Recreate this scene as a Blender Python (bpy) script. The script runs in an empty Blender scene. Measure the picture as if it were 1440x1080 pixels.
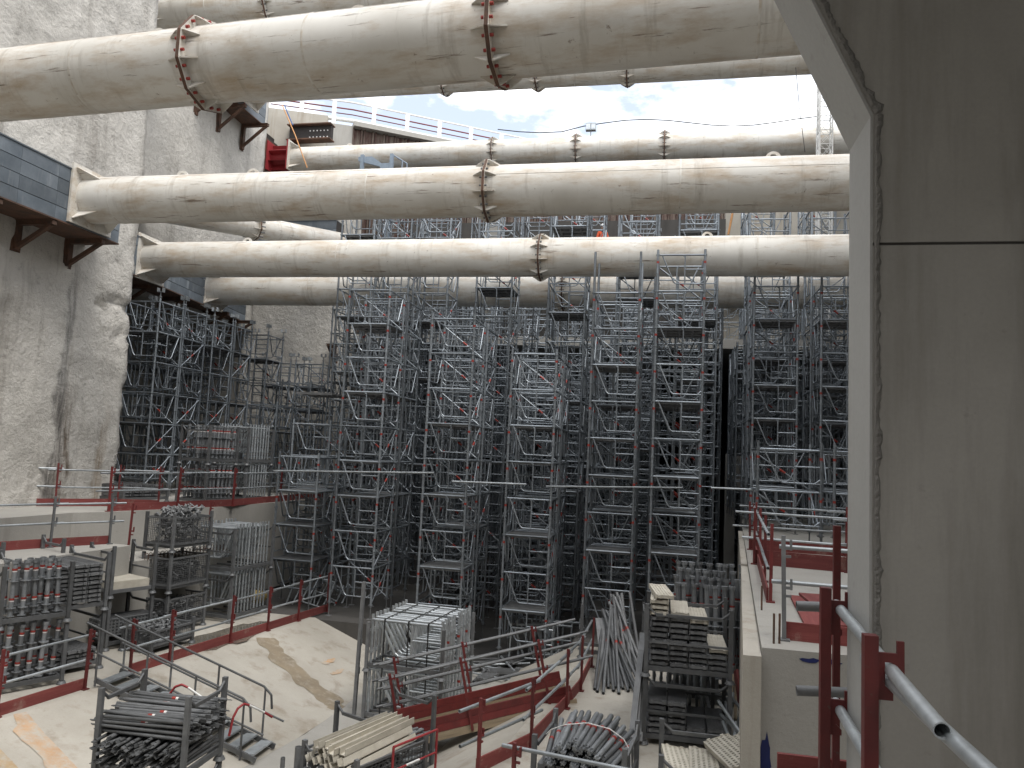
import bpy, bmesh, math, random
import numpy as np
from mathutils import Vector, Matrix, Euler
random.seed(7)
ORD = ('first', 'second', 'third', 'fourth', 'fifth', 'sixth', 'seventh', 'eighth')
SC = bpy.context.scene
COL = SC.collection
R = math.radians

# ------------------------------------------------------------------ camera
F = 1075.0                                      # focal length in pixels of a 1440 x 1080 picture
def _n(v):
    v = np.array(v, float); return v/np.linalg.norm(v)
_Z = _n((530, 11470, F))                        # world up seen from the camera (right, up, forward)
_Y = np.array((216, 0, F)); _Y[1] = -(530*216+F*F)/11470; _Y = _n(_Y); _Y = _n(_Y-_Z*np.dot(_Y, _Z))
_X = np.cross(_Y, _Z); _X = _X if _X[0] > 0 else -_X
CM = np.array([_X, _Y, _Z])
def ray(x, y): return CM @ np.array((x-720, 540-y, F))
def atX(x, y, X): d = ray(x, y); return Vector(d*X/d[0])
def atY(x, y, Y): d = ray(x, y); return Vector(d*Y/d[1])
def atZ(x, y, Z): d = ray(x, y); return Vector(d*Z/d[2])
cam = bpy.data.cameras.new('camera'); camo = bpy.data.objects.new('camera', cam); COL.objects.link(camo)
cam.sensor_fit = 'HORIZONTAL'; cam.sensor_width = 36; cam.lens = 36*F/1440; cam.clip_end = 3000; cam.clip_start = .05
right, up, fwd = CM[:, 0], CM[:, 1], CM[:, 2]
camo.matrix_world = Matrix(((right[0], up[0], -fwd[0], 0), (right[1], up[1], -fwd[1], 0), (right[2], up[2], -fwd[2], 0), (0, 0, 0, 1)))
SC.camera = camo

# ------------------------------------------------------------------ sky, sun, exposure
SUN_EL, SUN_AZ = 60, 128                        # azimuth clockwise from +Y
W = bpy.data.worlds.new('World'); SC.world = W; W.use_nodes = True
nt = W.node_tree; nt.nodes.clear()
out = nt.nodes.new('ShaderNodeOutputWorld'); bg = nt.nodes.new('ShaderNodeBackground')
sky = nt.nodes.new('ShaderNodeTexSky'); sky.sky_type = 'NISHITA'; sky.sun_disc = False
sky.sun_elevation = R(SUN_EL); sky.sun_rotation = R(SUN_AZ); sky.air_density = 1.0; sky.dust_density = 1.2
tc = nt.nodes.new('ShaderNodeTexCoord'); mp = nt.nodes.new('ShaderNodeMapping')
mp.inputs['Scale'].default_value = (1, 1, 2.2); mp.inputs['Location'].default_value = (3.1, 1.7, .4)
nz = nt.nodes.new('ShaderNodeTexNoise'); nz.inputs['Scale'].default_value = 2.6; nz.inputs['Detail'].default_value = 9; nz.inputs['Roughness'].default_value = .58
cr = nt.nodes.new('ShaderNodeValToRGB'); cr.color_ramp.elements[0].position = .40; cr.color_ramp.elements[1].position = .50
cl = nt.nodes.new('ShaderNodeMix'); cl.data_type = 'RGBA'
cl.inputs['B'].default_value = (12.5, 12.6, 12.8, 1)
nt.links.new(tc.outputs['Generated'], mp.inputs['Vector']); nt.links.new(mp.outputs[0], nz.inputs['Vector'])
nt.links.new(nz.outputs['Fac'], cr.inputs[0]); mr = nt.nodes.new('ShaderNodeMapRange'); mr.inputs['To Min'].default_value = .22; nt.links.new(cr.outputs[0], mr.inputs['Value']); nt.links.new(mr.outputs[0], cl.inputs['Factor'])
nt.links.new(sky.outputs[0], cl.inputs['A']); nt.links.new(cl.outputs['Result'], bg.inputs['Color'])
bg.inputs['Strength'].default_value = .125
nt.links.new(bg.outputs[0], out.inputs[0])
sl = bpy.data.lights.new('sun', 'SUN'); sl.energy = 1.5; sl.angle = R(25); sl.color = (1, .96, .9)
so = bpy.data.objects.new('sun', sl); COL.objects.link(so)
sd = Vector((math.sin(R(SUN_AZ))*math.cos(R(SUN_EL)), math.cos(R(SUN_AZ))*math.cos(R(SUN_EL)), math.sin(R(SUN_EL))))
so.rotation_euler = sd.to_track_quat('Z', 'Y').to_euler(); so.location = (0, 0, 40)
SC.view_settings.view_transform = 'Standard'; SC.view_settings.look = 'None'
SC.view_settings.exposure = .72; SC.view_settings.gamma = 1; SC.view_settings.use_curve_mapping = False
SC.render.engine = 'CYCLES'
SC.cycles.max_bounces = 6; SC.cycles.diffuse_bounces = 4; SC.cycles.glossy_bounces = 3

# ------------------------------------------------------------------ materials
MAT = {}
class N:
    def __init__(s, name):
        s.m = bpy.data.materials.new(name); s.m.use_nodes = True; s.t = s.m.node_tree; s.b = s.t.nodes['Principled BSDF']
        s.tc = s.t.nodes.new('ShaderNodeTexCoord'); MAT[name] = s.m
    def node(s, typ, **kw):
        n = s.t.nodes.new(typ)
        for k, v in kw.items():
            if k in n.inputs: n.inputs[k].default_value = v
            else: setattr(n, k, v)
        return n
    def L(s, a, b): s.t.links.new(a, b)
    def coord(s, scale=(1, 1, 1), loc=(0, 0, 0), src='Object', rnd=False):
        m = s.node('ShaderNodeMapping'); m.inputs['Scale'].default_value = scale; m.inputs['Location'].default_value = loc
        s.L(s.tc.outputs[src], m.inputs[0])
        if rnd:
            oi = s.node('ShaderNodeObjectInfo'); v = s.node('ShaderNodeVectorMath', operation='MULTIPLY_ADD')
            c = s.node('ShaderNodeCombineXYZ'); 
            for i in range(3): s.L(oi.outputs['Random'], c.inputs[i])
            s.L(c.outputs[0], v.inputs[0]); v.inputs[1].default_value = (37, 53, 71); s.L(m.outputs[0], v.inputs[2]); return v.outputs[0]
        return m.outputs[0]
    def noise(s, vec, scale, detail=6, rough=.6, lo=.35, hi=.65):
        n = s.node('ShaderNodeTexNoise', Scale=scale, Detail=detail, Roughness=rough); s.L(vec, n.inputs['Vector'])
        r = s.node('ShaderNodeMapRange'); r.inputs['From Min'].default_value = lo; r.inputs['From Max'].default_value = hi
        s.L(n.outputs['Fac'], r.inputs['Value']); return r.outputs[0]
    def mix(s, fac, a, b):
        m = s.node('ShaderNodeMix', data_type='RGBA')
        for sock, v in (('A', a), ('B', b)):
            if isinstance(v, tuple): m.inputs[sock].default_value = v+(1,) if len(v) == 3 else v
            else: s.L(v, m.inputs[sock])
        if isinstance(fac, (int, float)): m.inputs['Factor'].default_value = fac
        else: s.L(fac, m.inputs['Factor'])
        return m.outputs['Result']
    def mul(s, a, b):
        m = s.node('ShaderNodeMath', operation='MULTIPLY')
        for i, v in enumerate((a, b)):
            if isinstance(v, (int, float)): m.inputs[i].default_value = v
            else: s.L(v, m.inputs[i])
        return m.outputs[0]
    def bump(s, h, strength=.3, dist=.02):
        b = s.node('ShaderNodeBump', Strength=strength, Distance=dist); s.L(h, b.inputs['Height']); s.L(b.outputs[0], s.b.inputs['Normal'])
    def rnd(s, col, amt=.25):
        oi = s.node('ShaderNodeObjectInfo'); r = s.node('ShaderNodeMapRange'); r.inputs['To Min'].default_value = 1-amt; r.inputs['To Max'].default_value = 1+amt
        s.L(oi.outputs['Random'], r.inputs['Value']); h = s.node('ShaderNodeHueSaturation'); s.L(r.outputs[0], h.inputs['Value'])
        if isinstance(col, tuple): h.inputs['Color'].default_value = col+(1,)
        else: s.L(col, h.inputs['Color'])
        return h.outputs[0]
    def done(s, col, rough=.8, metal=0.0):
        if isinstance(col, tuple): s.b.inputs['Base Color'].default_value = col+(1,)
        else: s.L(col, s.b.inputs['Base Color'])
        if isinstance(rough, (int, float)): s.b.inputs['Roughness'].default_value = rough
        else: s.L(rough, s.b.inputs['Roughness'])
        s.b.inputs['Metallic'].default_value = metal
        return s.m

def concrete(name, c1, c2, stain, stain_lo=.55, bump=.25, scale=1.0, streak=.5, dist=.02):
    n = N(name); v = n.coord(src='Object')
    a = n.noise(v, .6*scale, 7, .62, .3, .7); col = n.mix(a, c1, c2)
    v2 = n.coord((1.6, 1.6, .16)); st = n.noise(v2, 1.3*scale, 6, .65, stain_lo, stain_lo+.2)
    col = n.mix(n.mul(st, streak), col, stain)
    sp = n.noise(v, 9*scale, 4, .7, .62, .75); col = n.mix(n.mul(sp, .35), col, stain)
    fine = n.noise(v, 40*scale, 3, .6, .2, .8); col = n.mix(n.mul(fine, .12), col, (.08, .075, .07))
    h = n.noise(v, 14*scale, 8, .7, .1, .9); n.bump(h, bump, dist)
    return n.done(col, .9)
concrete('concrete_pale', (.45, .425, .375), (.34, .315, .27), (.22, .175, .125), .53, streak=.7)
concrete('concrete_grey', (.38, .365, .335), (.30, .29, .265), (.19, .18, .16), .56)
concrete('concrete_dark_and_shade', (.085, .08, .075), (.06, .057, .053), (.035, .033, .03), .5)  # dark joint and parapet tone; also paints in shade under towers and slab
concrete('concrete_cast', (.37, .354, .328), (.265, .253, .232), (.17, .158, .14), .48, .06, 1.3, .7, .006)
concrete('concrete_reveal_lit', (.40, .40, .39), (.34, .34, .33), (.22, .21, .2), .6, .05, 1.0, .4, .005)
concrete('grout', (.30, .29, .27), (.2, .19, .18), (.1, .1, .09), .5, .9, 4)

def wallmat(name, stains=()):
    n = N(name); v = n.coord()
    a = n.noise(v, .45, 8, .65, .3, .7); col = n.mix(a, (.62, .595, .55), (.45, .43, .395))
    vs = n.coord((1, 1.4, .14)); st = n.noise(vs, 1.0, 7, .65, .54, .72); col = n.mix(n.mul(st, .6), col, (.17, .15, .125))
    d = n.noise(v, 2.6, 9, .75, .55, .74); col = n.mix(n.mul(d, .6), col, (.15, .14, .12))
    # rusty water stains running down the wall at given places along Y
    sep = n.node('ShaderNodeSeparateXYZ'); wob = n.node('ShaderNodeTexNoise', Scale=.9, Detail=6.0); n.L(v, wob.inputs['Vector']); n.L(v, sep.inputs[0])
    for (yc, hw, z0, z1, colr, k) in stains:
        m1 = n.node('ShaderNodeMath', operation='MULTIPLY_ADD'); n.L(wob.outputs['Fac'], m1.inputs[0]); m1.inputs[1].default_value = 1.1; m1.inputs[2].default_value = -.55-yc
        ad = n.node('ShaderNodeMath', operation='ADD'); n.L(sep.outputs['Y'], ad.inputs[0]); n.L(m1.outputs[0], ad.inputs[1])
        ab = n.node('ShaderNodeMath', operation='ABSOLUTE'); n.L(ad.outputs[0], ab.inputs[0])
        f = n.node('ShaderNodeMapRange', interpolation_type='SMOOTHSTEP'); f.inputs['From Min'].default_value = hw; f.inputs['From Max'].default_value = hw*.3; n.L(ab.outputs[0], f.inputs['Value'])
        fz = n.node('ShaderNodeMapRange', interpolation_type='SMOOTHSTEP'); fz.inputs['From Min'].default_value = z1; fz.inputs['From Max'].default_value = z0; n.L(sep.outputs['Z'], fz.inputs['Value'])
        mm = n.mul(n.mul(f.outputs[0], fz.outputs[0]), n.noise(vs, 4, 5, .7, .3, .6)); col = n.mix(n.mul(mm, k), col, colr)
    # scalloped scrape marks and coarse lumps
    h1 = n.noise(v, 3.2, 9, .72, .2, .8); h2 = n.noise(v, 9, 7, .65, .2, .8)
    h0 = n.noise(n.coord((1, 1.1, .8)), 1.1, 5, .6, .2, .8); s1 = n.node('ShaderNodeMath', operation='MULTIPLY_ADD'); n.L(h0, s1.inputs[0]); s1.inputs[1].default_value = .5; n.L(h1, s1.inputs[2])
    s2 = n.node('ShaderNodeMath', operation='MULTIPLY_ADD'); n.L(h2, s2.inputs[0]); s2.inputs[1].default_value = .28; n.L(s1.outputs[0], s2.inputs[2])
    n.bump(s2.outputs[0], .65, .12)
    return n.done(col, .95)
wallmat('wall_rough', ((18.1, .42, .2, 1.8, (.085, .055, .03), .95), (17.95, .26, 2.6, 5.4, (.10, .10, .10), .75), (19.7, .22, -1, 2, (.24, .17, .1), .6), (15.4, .2, -2, 8, (.2, .17, .13), .5)))
wallmat('wall_rough_plain')

# white strut paint with rust and mud stains
n = N('strut_paint'); v = n.coord(rnd=True); 
a = n.noise(v, .55, 6, .6, .35, .7); col = n.mix(a, (.67, .65, .605), (.53, .505, .455))
a2 = n.noise(n.coord((.6, 2, 2), rnd=True), 1.2, 7, .7, .47, .68); col = n.mix(n.mul(a2, .68), col, (.36, .25, .14))
a3 = n.noise(n.coord((3.5, .5, .5), rnd=True), 1.1, 7, .7, .55, .68); col = n.mix(n.mul(a3, .40), col, (.26, .22, .17))
a4 = n.noise(n.coord((.35, 3, 6), rnd=True), 2.1, 6, .7, .61, .67); col = n.mix(n.mul(a4, .8), col, (.13, .085, .05))
a5 = n.noise(v, 6, 6, .75, .64, .70); col = n.mix(n.mul(a5, .7), col, (.16, .11, .07))
n.bump(n.noise(v, 3, 4, .5), .05, .02); n.done(col, .55)
n = N('strut_grime'); v = n.coord(rnd=True); n.done(n.mix(n.noise(v, 4, 6, .7), (.13, .09, .06), (.3, .2, .13)), .8)
def galv(name, c, metal, rough, amt=.28):
    n = N(name); v = n.coord(rnd=True); a = n.noise(v, 5, 5, .65, .3, .7)
    col = n.mix(a, c, tuple(x*.62 for x in c)); d = n.noise(v, 14, 4, .7, .62, .74); col = n.mix(n.mul(d, .4), col, (.2, .15, .1))
    n.done(n.rnd(col, amt), rough, metal)
galv('galvanised', (.40, .43, .45), .45, .42); galv('galvanised_bright', (.55, .585, .61), .55, .34, .15); galv('galvanised_dull', (.19, .195, .2), .25, .6)
galv('scaffold_steel', (.325, .36, .395), .65, .38, .3)
galv('galvanised_mid', (.27, .285, .30), .45, .42); galv('pallet_steel', (.15, .155, .16), .3, .55); galv('waler_steel', (.105, .125, .145), .25, .45, .35)
n = N('waler_face'); v = n.coord(rnd=True); col = n.mix(n.noise(v, 1.5, 6, .65, .3, .7), (.075, .095, .115), (.16, .185, .21)); col = n.mix(n.mul(n.noise(n.coord((2, 2, .2), rnd=True), 2, 6, .7, .55, .7), .5), col, (.3, .32, .33)); n.done(n.rnd(col, .3), .5, .15)
n = N('red_paint'); v = n.coord(rnd=True); col = n.mix(n.noise(v, 4, 6, .65, .3, .7), (.165, .024, .023), (.095, .017, .017)); col = n.mix(n.mul(n.noise(v, 22, 4, .7, .62, .7), .6), col, (.1, .075, .06)); n.done(n.rnd(col, .2), .55)
n = N('red_timber'); v = n.coord((.3, 4, 4), rnd=True); col = n.mix(n.noise(v, 3, 7, .7, .3, .7), (.20, .05, .045), (.125, .024, .023)); col = n.mix(n.mul(n.noise(n.coord(rnd=True), 3, 6, .75, .56, .7), .7), col, (.26, .17, .14)); n.bump(n.noise(v, 12, 4), .2, .006); n.done(n.rnd(col, .2), .85)
n = N('timber'); v = n.coord((.4, 5, 5), rnd=True); col = n.mix(n.noise(v, 3, 7, .7, .3, .7), (.36, .29, .2), (.22, .17, .115)); n.bump(n.noise(v, 12, 4), .2, .006); n.done(n.rnd(col, .25), .9)
n = N('pale_steel'); v = n.coord(rnd=True); n.done(n.rnd(n.mix(n.noise(v, 4, 6, .7, .3, .7), (.52, .49, .42), (.38, .35, .29)), .15), .65)
n = N('rust'); v = n.coord(rnd=True); n.bump(n.noise(v, 20, 4), .3, .01); n.done(n.mix(n.noise(v, 3, 7, .7, .35, .65), (.13, .065, .04), (.06, .04, .03)), .85)
n = N('sheet_rust'); v = n.coord((3, 3, .5), rnd=True); col = n.mix(n.noise(v, 1.1, 7, .75, .42, .6), (.06, .03, .024), (.13, .105, .085)); n.bump(n.noise(v, 6, 4), .4, .03); n.done(col, .9)
def flat(name, c, rough=.6, metal=0.0):
    n = N(name); v = n.coord(rnd=True); n.done(n.mix(n.noise(v, 9, 5, .65, .3, .7), c, tuple(x*.75 for x in c)), rough, metal)
flat('dark_steel', (.035, .03, .028), .7, .2); flat('label_red', (.30, .03, .02), .5); flat('label_white', (.75, .74, .72), .5)
flat('red_jack', (.30, .03, .035), .5); flat('white_paint', (.78, .78, .76), .5); flat('blue_grey', (.27, .33, .40), .5, .2)
flat('orange_cloth', (.85, .13, .04), .8); flat('navy_cloth', (.03, .035, .06), .9); flat('skin', (.45, .27, .19), .6); flat('helmet_white', (.8, .8, .78), .4)
flat('black_strap', (.02, .02, .02), .6); flat('blue_paint', (.012, .02, .11), .6); pass
flat('yellow_plastic', (.45, .33, .12), .7); flat('cable_black', (.03, .03, .03), .6); flat('cable_orange', (.6, .3, .12), .6); flat('cable_blue', (.06, .12, .3), .6)
def stainmat(name, c, lo, hi, rough):
    n = N(name); v = n.coord(); a = n.noise(v, .6, 7, .62, .3, .7); base = n.mix(a, (.45, .425, .375), (.34, .315, .27))
    n.bump(n.noise(v, 14, 8, .7, .1, .9), .25, .02); k = n.noise(v, 5, 7, .75, lo, hi); n.done(n.mix(k, base, n.mix(n.noise(v, 2, 5), c, tuple(q*.75 for q in c))), rough)
stainmat('wet_concrete', (.27, .22, .155), .2, .5, .6); stainmat('orange_spray', (.52, .29, .13), .35, .7, .9); stainmat('earth', (.40, .29, .17), .3, .6, .95)
n = N('puddle'); v = n.coord(); n.done(n.mix(n.noise(v, 2, 6, .6, .3, .7), (.17, .15, .12), (.11, .1, .085)), .08)

# ------------------------------------------------------------------ mesh helpers
class MB:
    def __init__(s): s.v = []; s.f = []; s.m = []; s.mi = 0; s.sm = []
    def add(s, vs, fs, smooth=False):
        o = len(s.v); s.v += [tuple(p) for p in vs]
        for f in fs: s.f.append([i+o for i in f]); s.m.append(s.mi); s.sm.append(smooth)
        return s
    def mat(s, i): s.mi = i; return s
    def box(s, c, d, rz=0.0, rot=None):
        x, y, z = (k/2 for k in d); vs = [Vector(p) for p in ((-x, -y, -z), (x, -y, -z), (x, y, -z), (-x, y, -z), (-x, -y, z), (x, -y, z), (x, y, z), (-x, y, z))]
        M = rot if rot is not None else (Matrix.Rotation(rz, 3, 'Z') if rz else None)
        if M: vs = [M @ p for p in vs]
        c = Vector(c)
        return s.add([p+c for p in vs], [(3, 2, 1, 0), (4, 5, 6, 7), (0, 1, 5, 4), (1, 2, 6, 5), (2, 3, 7, 6), (3, 0, 4, 7)])
    def box2(s, a, b): return s.box([(p+q)/2 for p, q in zip(a, b)], [abs(q-p) for p, q in zip(a, b)])
    def tube(s, p, q, r, n=6, r2=None, caps=True):
        p = Vector(p); q = Vector(q); d = (q-p).normalized(); a = d.orthogonal().normalized(); b = d.cross(a); r2 = r if r2 is None else r2
        vs = []
        for i in range(n):
            t = 2*math.pi*i/n; e = a*math.cos(t)+b*math.sin(t); vs += [p+e*r, q+e*r2]
        s.add(vs, [(2*i, 2*((i+1) % n), 2*((i+1) % n)+1, 2*i+1) for i in range(n)], True)
        if caps: s.add([vs[2*i] for i in range(n)][::-1], [tuple(range(n))]); s.add([vs[2*i+1] for i in range(n)], [tuple(range(n))])
        return s
    def pipe(s, p, q, r, t, n=12):                      # hollow tube
        s.tube(p, q, r, n, caps=False); p = Vector(p); q = Vector(q); d = (q-p).normalized(); a = d.orthogonal().normalized(); b = d.cross(a)
        for e0, sg in ((p, 1), (q, -1)):
            vs = []
            for i in range(n):
                u = 2*math.pi*i/n; e = a*math.cos(u)+b*math.sin(u); vs += [e0+e*r, e0+e*(r-t), e0+e*(r-t)+d*sg*.15]
            fs = []
            for i in range(n):
                j = (i+1) % n; fs += [(3*i, 3*i+1, 3*j+1, 3*j), (3*i+1, 3*i+2, 3*j+2, 3*j+1)]
            s.add(vs, fs); s.add([vs[3*i+2] for i in range(n)], [tuple(range(n))])
        return s
    def path(s, pts, r, n=6):
        for a, b in zip(pts, pts[1:]): s.tube(a, b, r, n)
        return s
    def prism(s, poly, axis, a, b):                     # poly in the two other axes, extruded along axis from a to b
        def P(u, w, t): return {'x': (t, u, w), 'y': (u, t, w), 'z': (u, w, t)}[axis]
        n = len(poly); vs = [P(u, w, a) for u, w in poly]+[P(u, w, b) for u, w in poly]
        s.add(vs, [tuple(range(n))[::-1], tuple(range(n, 2*n))]+[(i, (i+1) % n, (i+1) % n+n, i+n) for i in range(n)]); return s
    def mesh(s, name):
        me = bpy.data.meshes.new(name); me.from_pydata(s.v, [], s.f)
        me.polygons.foreach_set('material_index', s.m); me.polygons.foreach_set('use_smooth', s.sm)
        bm = bmesh.new(); bm.from_mesh(me); bmesh.ops.recalc_face_normals(bm, faces=bm.faces); bm.to_mesh(me); bm.free()
        me.update()
        return me
    def build(s, name, mats, parent=None, loc=(0, 0, 0), rot=(0, 0, 0)):
        me = s.mesh(name)
        for m in ([mats] if isinstance(mats, str) else mats): me.materials.append(MAT[m])
        return inst(name, me, parent, loc, rot)
def inst(name, me, parent=None, loc=(0, 0, 0), rot=(0, 0, 0), sc=None):
    o = bpy.data.objects.new(name, me); COL.objects.link(o); o.parent = parent; o.location = loc; o.rotation_euler = rot
    if sc: o.scale = sc
    return o
def mm(mb, mats):
    me = mb.mesh('shared')
    for m in ([mats] if isinstance(mats, str) else mats): me.materials.append(MAT[m])
    return me
def tag(o, label, cat, group=None):
    o['label'] = label; o['category'] = cat
    if group: o['group'] = group
    return o
def thing(name, label, cat, loc=(0, 0, 0), rz=0, group=None):
    o = bpy.data.objects.new(name, None); COL.objects.link(o); o.location = loc; o.rotation_euler = (0, 0, rz); o.empty_display_size = .2
    return tag(o, label, cat, group)
def struct(o): o['kind'] = 'structure'; return o
def poly_slab(name, pts, z0, z1, m, parent=None):
    mb = MB(); mb.prism(pts, 'z', z0, z1); return mb.build(name, m, parent)
def dirrot(p, q):                                       # euler that lays local +X along p->q
    d = (Vector(q)-Vector(p)); return d.to_track_quat('X', 'Z').to_euler()


# ================================================================== THE PLACE: pit floors, walls
from mathutils import noise as mn
ZB, ZC, ZU, ZT = -4.7, -5.7, -1.9, 18.0                 # low bench, channel, upper bench, street level
def EL(y): return -10.6+(y-11.2)*.135                   # edge of the left bench
def BL(y): return -7.6+min(max((y-10)/5, 0), 1)*.75     # foot of the left slope
def ER(y): return -2.55+(y-11.5)*.10 if y < 17 else -2.0
def BR(y): return ER(y)-1.9
YE = 20.2                                               # the channel banks end where the scaffold starts

def strip(name, f0, f1, z0, z1, ya, yb, m, n=10, thick=.5):
    mb = MB(); ys = [ya+(yb-ya)*i/n for i in range(n+1)]; vs = []
    for y in ys: vs += [(f0(y), y, z0), (f1(y), y, z1), (f1(y), y, z1-thick), (f0(y), y, z0-thick)]
    fs = []
    for i in range(n):
        o = 4*i
        for a, b in ((0, 1), (1, 2), (2, 3), (3, 0)): fs.append((o+a, o+b, o+b+4, o+a+4))
    fs += [(3, 2, 1, 0), (4*n, 4*n+1, 4*n+2, 4*n+3)]
    mb.add(vs, fs); return struct(mb.build(name, m))
strip('lower_bench_floor', lambda y: -20.9, EL, ZB, ZB, 2, YE, 'concrete_pale')
strip('sloping_bank', EL, BL, ZB, ZC, 2, YE, 'concrete_pale', 16)
strip('channel_floor', BL, BR, ZC-.002, ZC-.002, 2, YE, 'concrete_grey')
strip('sloping_bank_opposite', BR, ER, ZC, ZB, 2, YE, 'concrete_pale')
strip('storage_bench_floor', ER, lambda y: 9.0, ZB, ZB, 2, YE, 'concrete_pale')
struct(poly_slab('scaffold_floor', [(-20.9, YE), (-7.35, YE), (-7.35, 47), (-20.9, 47)], ZB-1.6, ZB-.05, 'concrete_dark_and_shade'))
struct(poly_slab('scaffold_floor_channel', [(-7.35, YE), (-2.25, YE), (-2.25, 47), (-7.35, 47)], ZC-.6, ZC, 'concrete_dark_and_shade'))
struct(poly_slab('scaffold_floor_storage', [(-2.25, YE), (9, YE), (9, 47), (-2.25, 47)], ZB-1.6, ZB-.05, 'concrete_dark_and_shade'))

# water stains and spray marks lie on the bank as thin films
def on_bank(y, t, lift=.004):                           # t = 0 at the edge, 1 at the foot
    x = EL(y)+(BL(y)-EL(y))*t; return Vector((x, y, ZB+(ZC-ZB)*t+lift))
def film(name, ctr, width, m, label, cat, seed=0):      # ctr: list of points, width: list
    rng = random.Random(seed); mb = MB(); vs = []; k = len(ctr)
    for i, (p, w) in enumerate(zip(ctr, width)):
        d = (ctr[min(i+1, k-1)]-ctr[max(i-1, 0)]).normalized(); nrm = Vector((.27, 0, .96)); s = d.cross(nrm).normalized()
        vs += [p+s*w*(1+rng.uniform(-.25, .25)), p-s*w*(1+rng.uniform(-.25, .25))]
    mb.add(vs, [(2*i, 2*i+1, 2*i+3, 2*i+2) for i in range(k-1)]); o = mb.build(name, m); return struct(o)
def bank_px(x, y):                                      # pixel to a point on the left bank
    d = Vector(ray(x, y)); lo, hi = 5.0, 30.0
    for _ in range(50):
        mid = (lo+hi)/2; p = d*(mid/d.y); t = (p.x-EL(p.y))/(BL(p.y)-EL(p.y)); z = ZB+(ZC-ZB)*t
        if p.z > z: lo = mid
        else: hi = mid
    t = min(max(t, 0), 1); return on_bank(p.y, t)
def lerp_path(pts, n):
    out = []
    for i in range(n):
        u = i/(n-1)*(len(pts)-1); k = min(int(u), len(pts)-2); out.append(pts[k].lerp(pts[k+1], u-k))
    return out
pp = lerp_path([bank_px(372, 897), bank_px(395, 925), bank_px(430, 957), bank_px(465, 985), bank_px(497, 1008)], 22)
film('wet_stain', pp, [.26+.05*math.sin(i*1.3) for i in range(22)], 'wet_concrete', '', '', 3)
for k, (x, y, w) in enumerate(((462, 931, 14), (474, 946, 14))):
    film('spray_mark', lerp_path([bank_px(x-w*.6, y+2), bank_px(x, y), bank_px(x+w*.6, y-5)], 7), [.035, .06, .075, .06, .08, .05, .03], 'orange_spray', '', '', 5+k)
pp = lerp_path([bank_px(20, 1000), bank_px(60, 1040), bank_px(105, 1090)], 12)
film('sand_stain', pp, [.10, .16, .2, .24, .27, .3, .3, .3, .3, .3, .3, .3], 'orange_spray', '', '', 8)
pp = lerp_path([bank_px(-20, 1045), bank_px(10, 1075), bank_px(40, 1110)], 9)
film('sand_stain', pp, [.3+.02*i for i in range(9)], 'earth', '', '', 9)
# puddle on the bench
mb = MB(); rng = random.Random(4); c = atZ(325, 893, ZB+.004); pts = []
for i in range(28):
    a = 2*math.pi*i/28; rr = 1+rng.uniform(-.18, .18); pts.append((c.x+math.cos(a)*.62*rr, c.y+math.sin(a)*1.5*rr, ZB+.004))
mb.add(pts, [tuple(range(28))]); struct(mb.build('puddle', 'puddle'))

mb = MB(); mb.box2((-21.6, -10.2, -6.2), (9.6, -9.7, ZT)); tag(mb.build('added_end_wall', 'concrete_grey'), 'unseen grey concrete wall added behind the landing to cut light leaking in', 'wall')  # unseen pit end and floor, added so sky light comes only from above
mb = MB(); mb.box2((-17.2, -9.7, -6.2), (-16.25, 3.05, ZT)); tag(mb.build('side_wall', 'wall_rough_plain'), 'unseen rough side wall added beside the landing to cut light leaking in', 'wall')
struct(poly_slab('pit_floor', [(-16.3, -9.7), (9.0, -9.7), (9.0, 2.0), (-16.3, 2.0)], ZC-1, ZB-.02, 'concrete_grey'))
# street-level ground round the pit
for pts in ([(-400, -300), (-21.6, -300), (-21.6, 600), (-400, 600)], [(9.6, -300), (400, -300), (400, 600), (9.6, 600)], [(-21.6, -300), (9.6, -300), (9.6, -12), (-21.6, -12)]):
    struct(poly_slab('street_ground', pts, ZT-.5, ZT, 'concrete_grey'))
struct(poly_slab('street_ground', [(-21.6, 37.0), (-10.2, 46.0), (9.6, 56), (9.6, 600), (-21.6, 600)], ZT-.5, ZT, 'concrete_grey'))

def rough_wall(name, X, ya, yb, za, zb, step, m, label, patches=(), edge=0.0, amp=.05, thick=1.0, flip=1):
    # lumpy vertical wall facing +X, real relief, with broken-out patches
    ny = max(2, int((yb-ya)/step)); nzz = max(2, int((zb-za)/step)); mb = MB(); vs = []
    for j in range(nzz+1):
        z = za+(zb-za)*j/nzz
        for i in range(ny+1):
            y = ya+(yb-ya)*i/ny; p = Vector((X*.3, y*.55, z*.55)); h = mn.fractal(p, .9, 2.1, 4)*amp+mn.fractal(Vector((9, y*2.2, z*1.5)), .8, 2, 3)*amp*.6; jy = (y+.15*mn.noise(Vector((z*.4, 7, 1)))) % 2.9; h -= .05*max(0, 1-abs(jy-1.4)/.14)
            for (y0, y1, z0, z1, dep) in patches:
                jn = mn.noise(Vector((z*4, y*3, 2)))*.14
                if y0+jn < y < y1+jn*.5 and z0+jn < z < z1-jn: h -= dep+mn.noise(Vector((y*5, z*7, 1)))*.03
            yy = y
            if i == ny and edge: yy += mn.fractal(Vector((3, 5, z*1.3)), .9, 2, 4)*edge
            vs.append((X+h, yy, z))
    w = ny+1
    mb.add(vs, [(j*w+i, j*w+i+1, (j+1)*w+i+1, (j+1)*w+i) for j in range(nzz) for i in range(ny)], True)
    o = len(mb.v)                                      # return face at the far edge, back to the wall behind
    back = []
    for j in range(nzz+1):
        q = vs[j*w+ny]; back.append((X-thick, q[1], q[2]))
    mb.v += back; 
    for j in range(nzz): mb.f.append([j*w+ny, o+j, o+j+1, (j+1)*w+ny]); mb.m.append(0); mb.sm.append(False)
    ob = mb.build(name, m); return tag(ob, label, 'wall')
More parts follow.
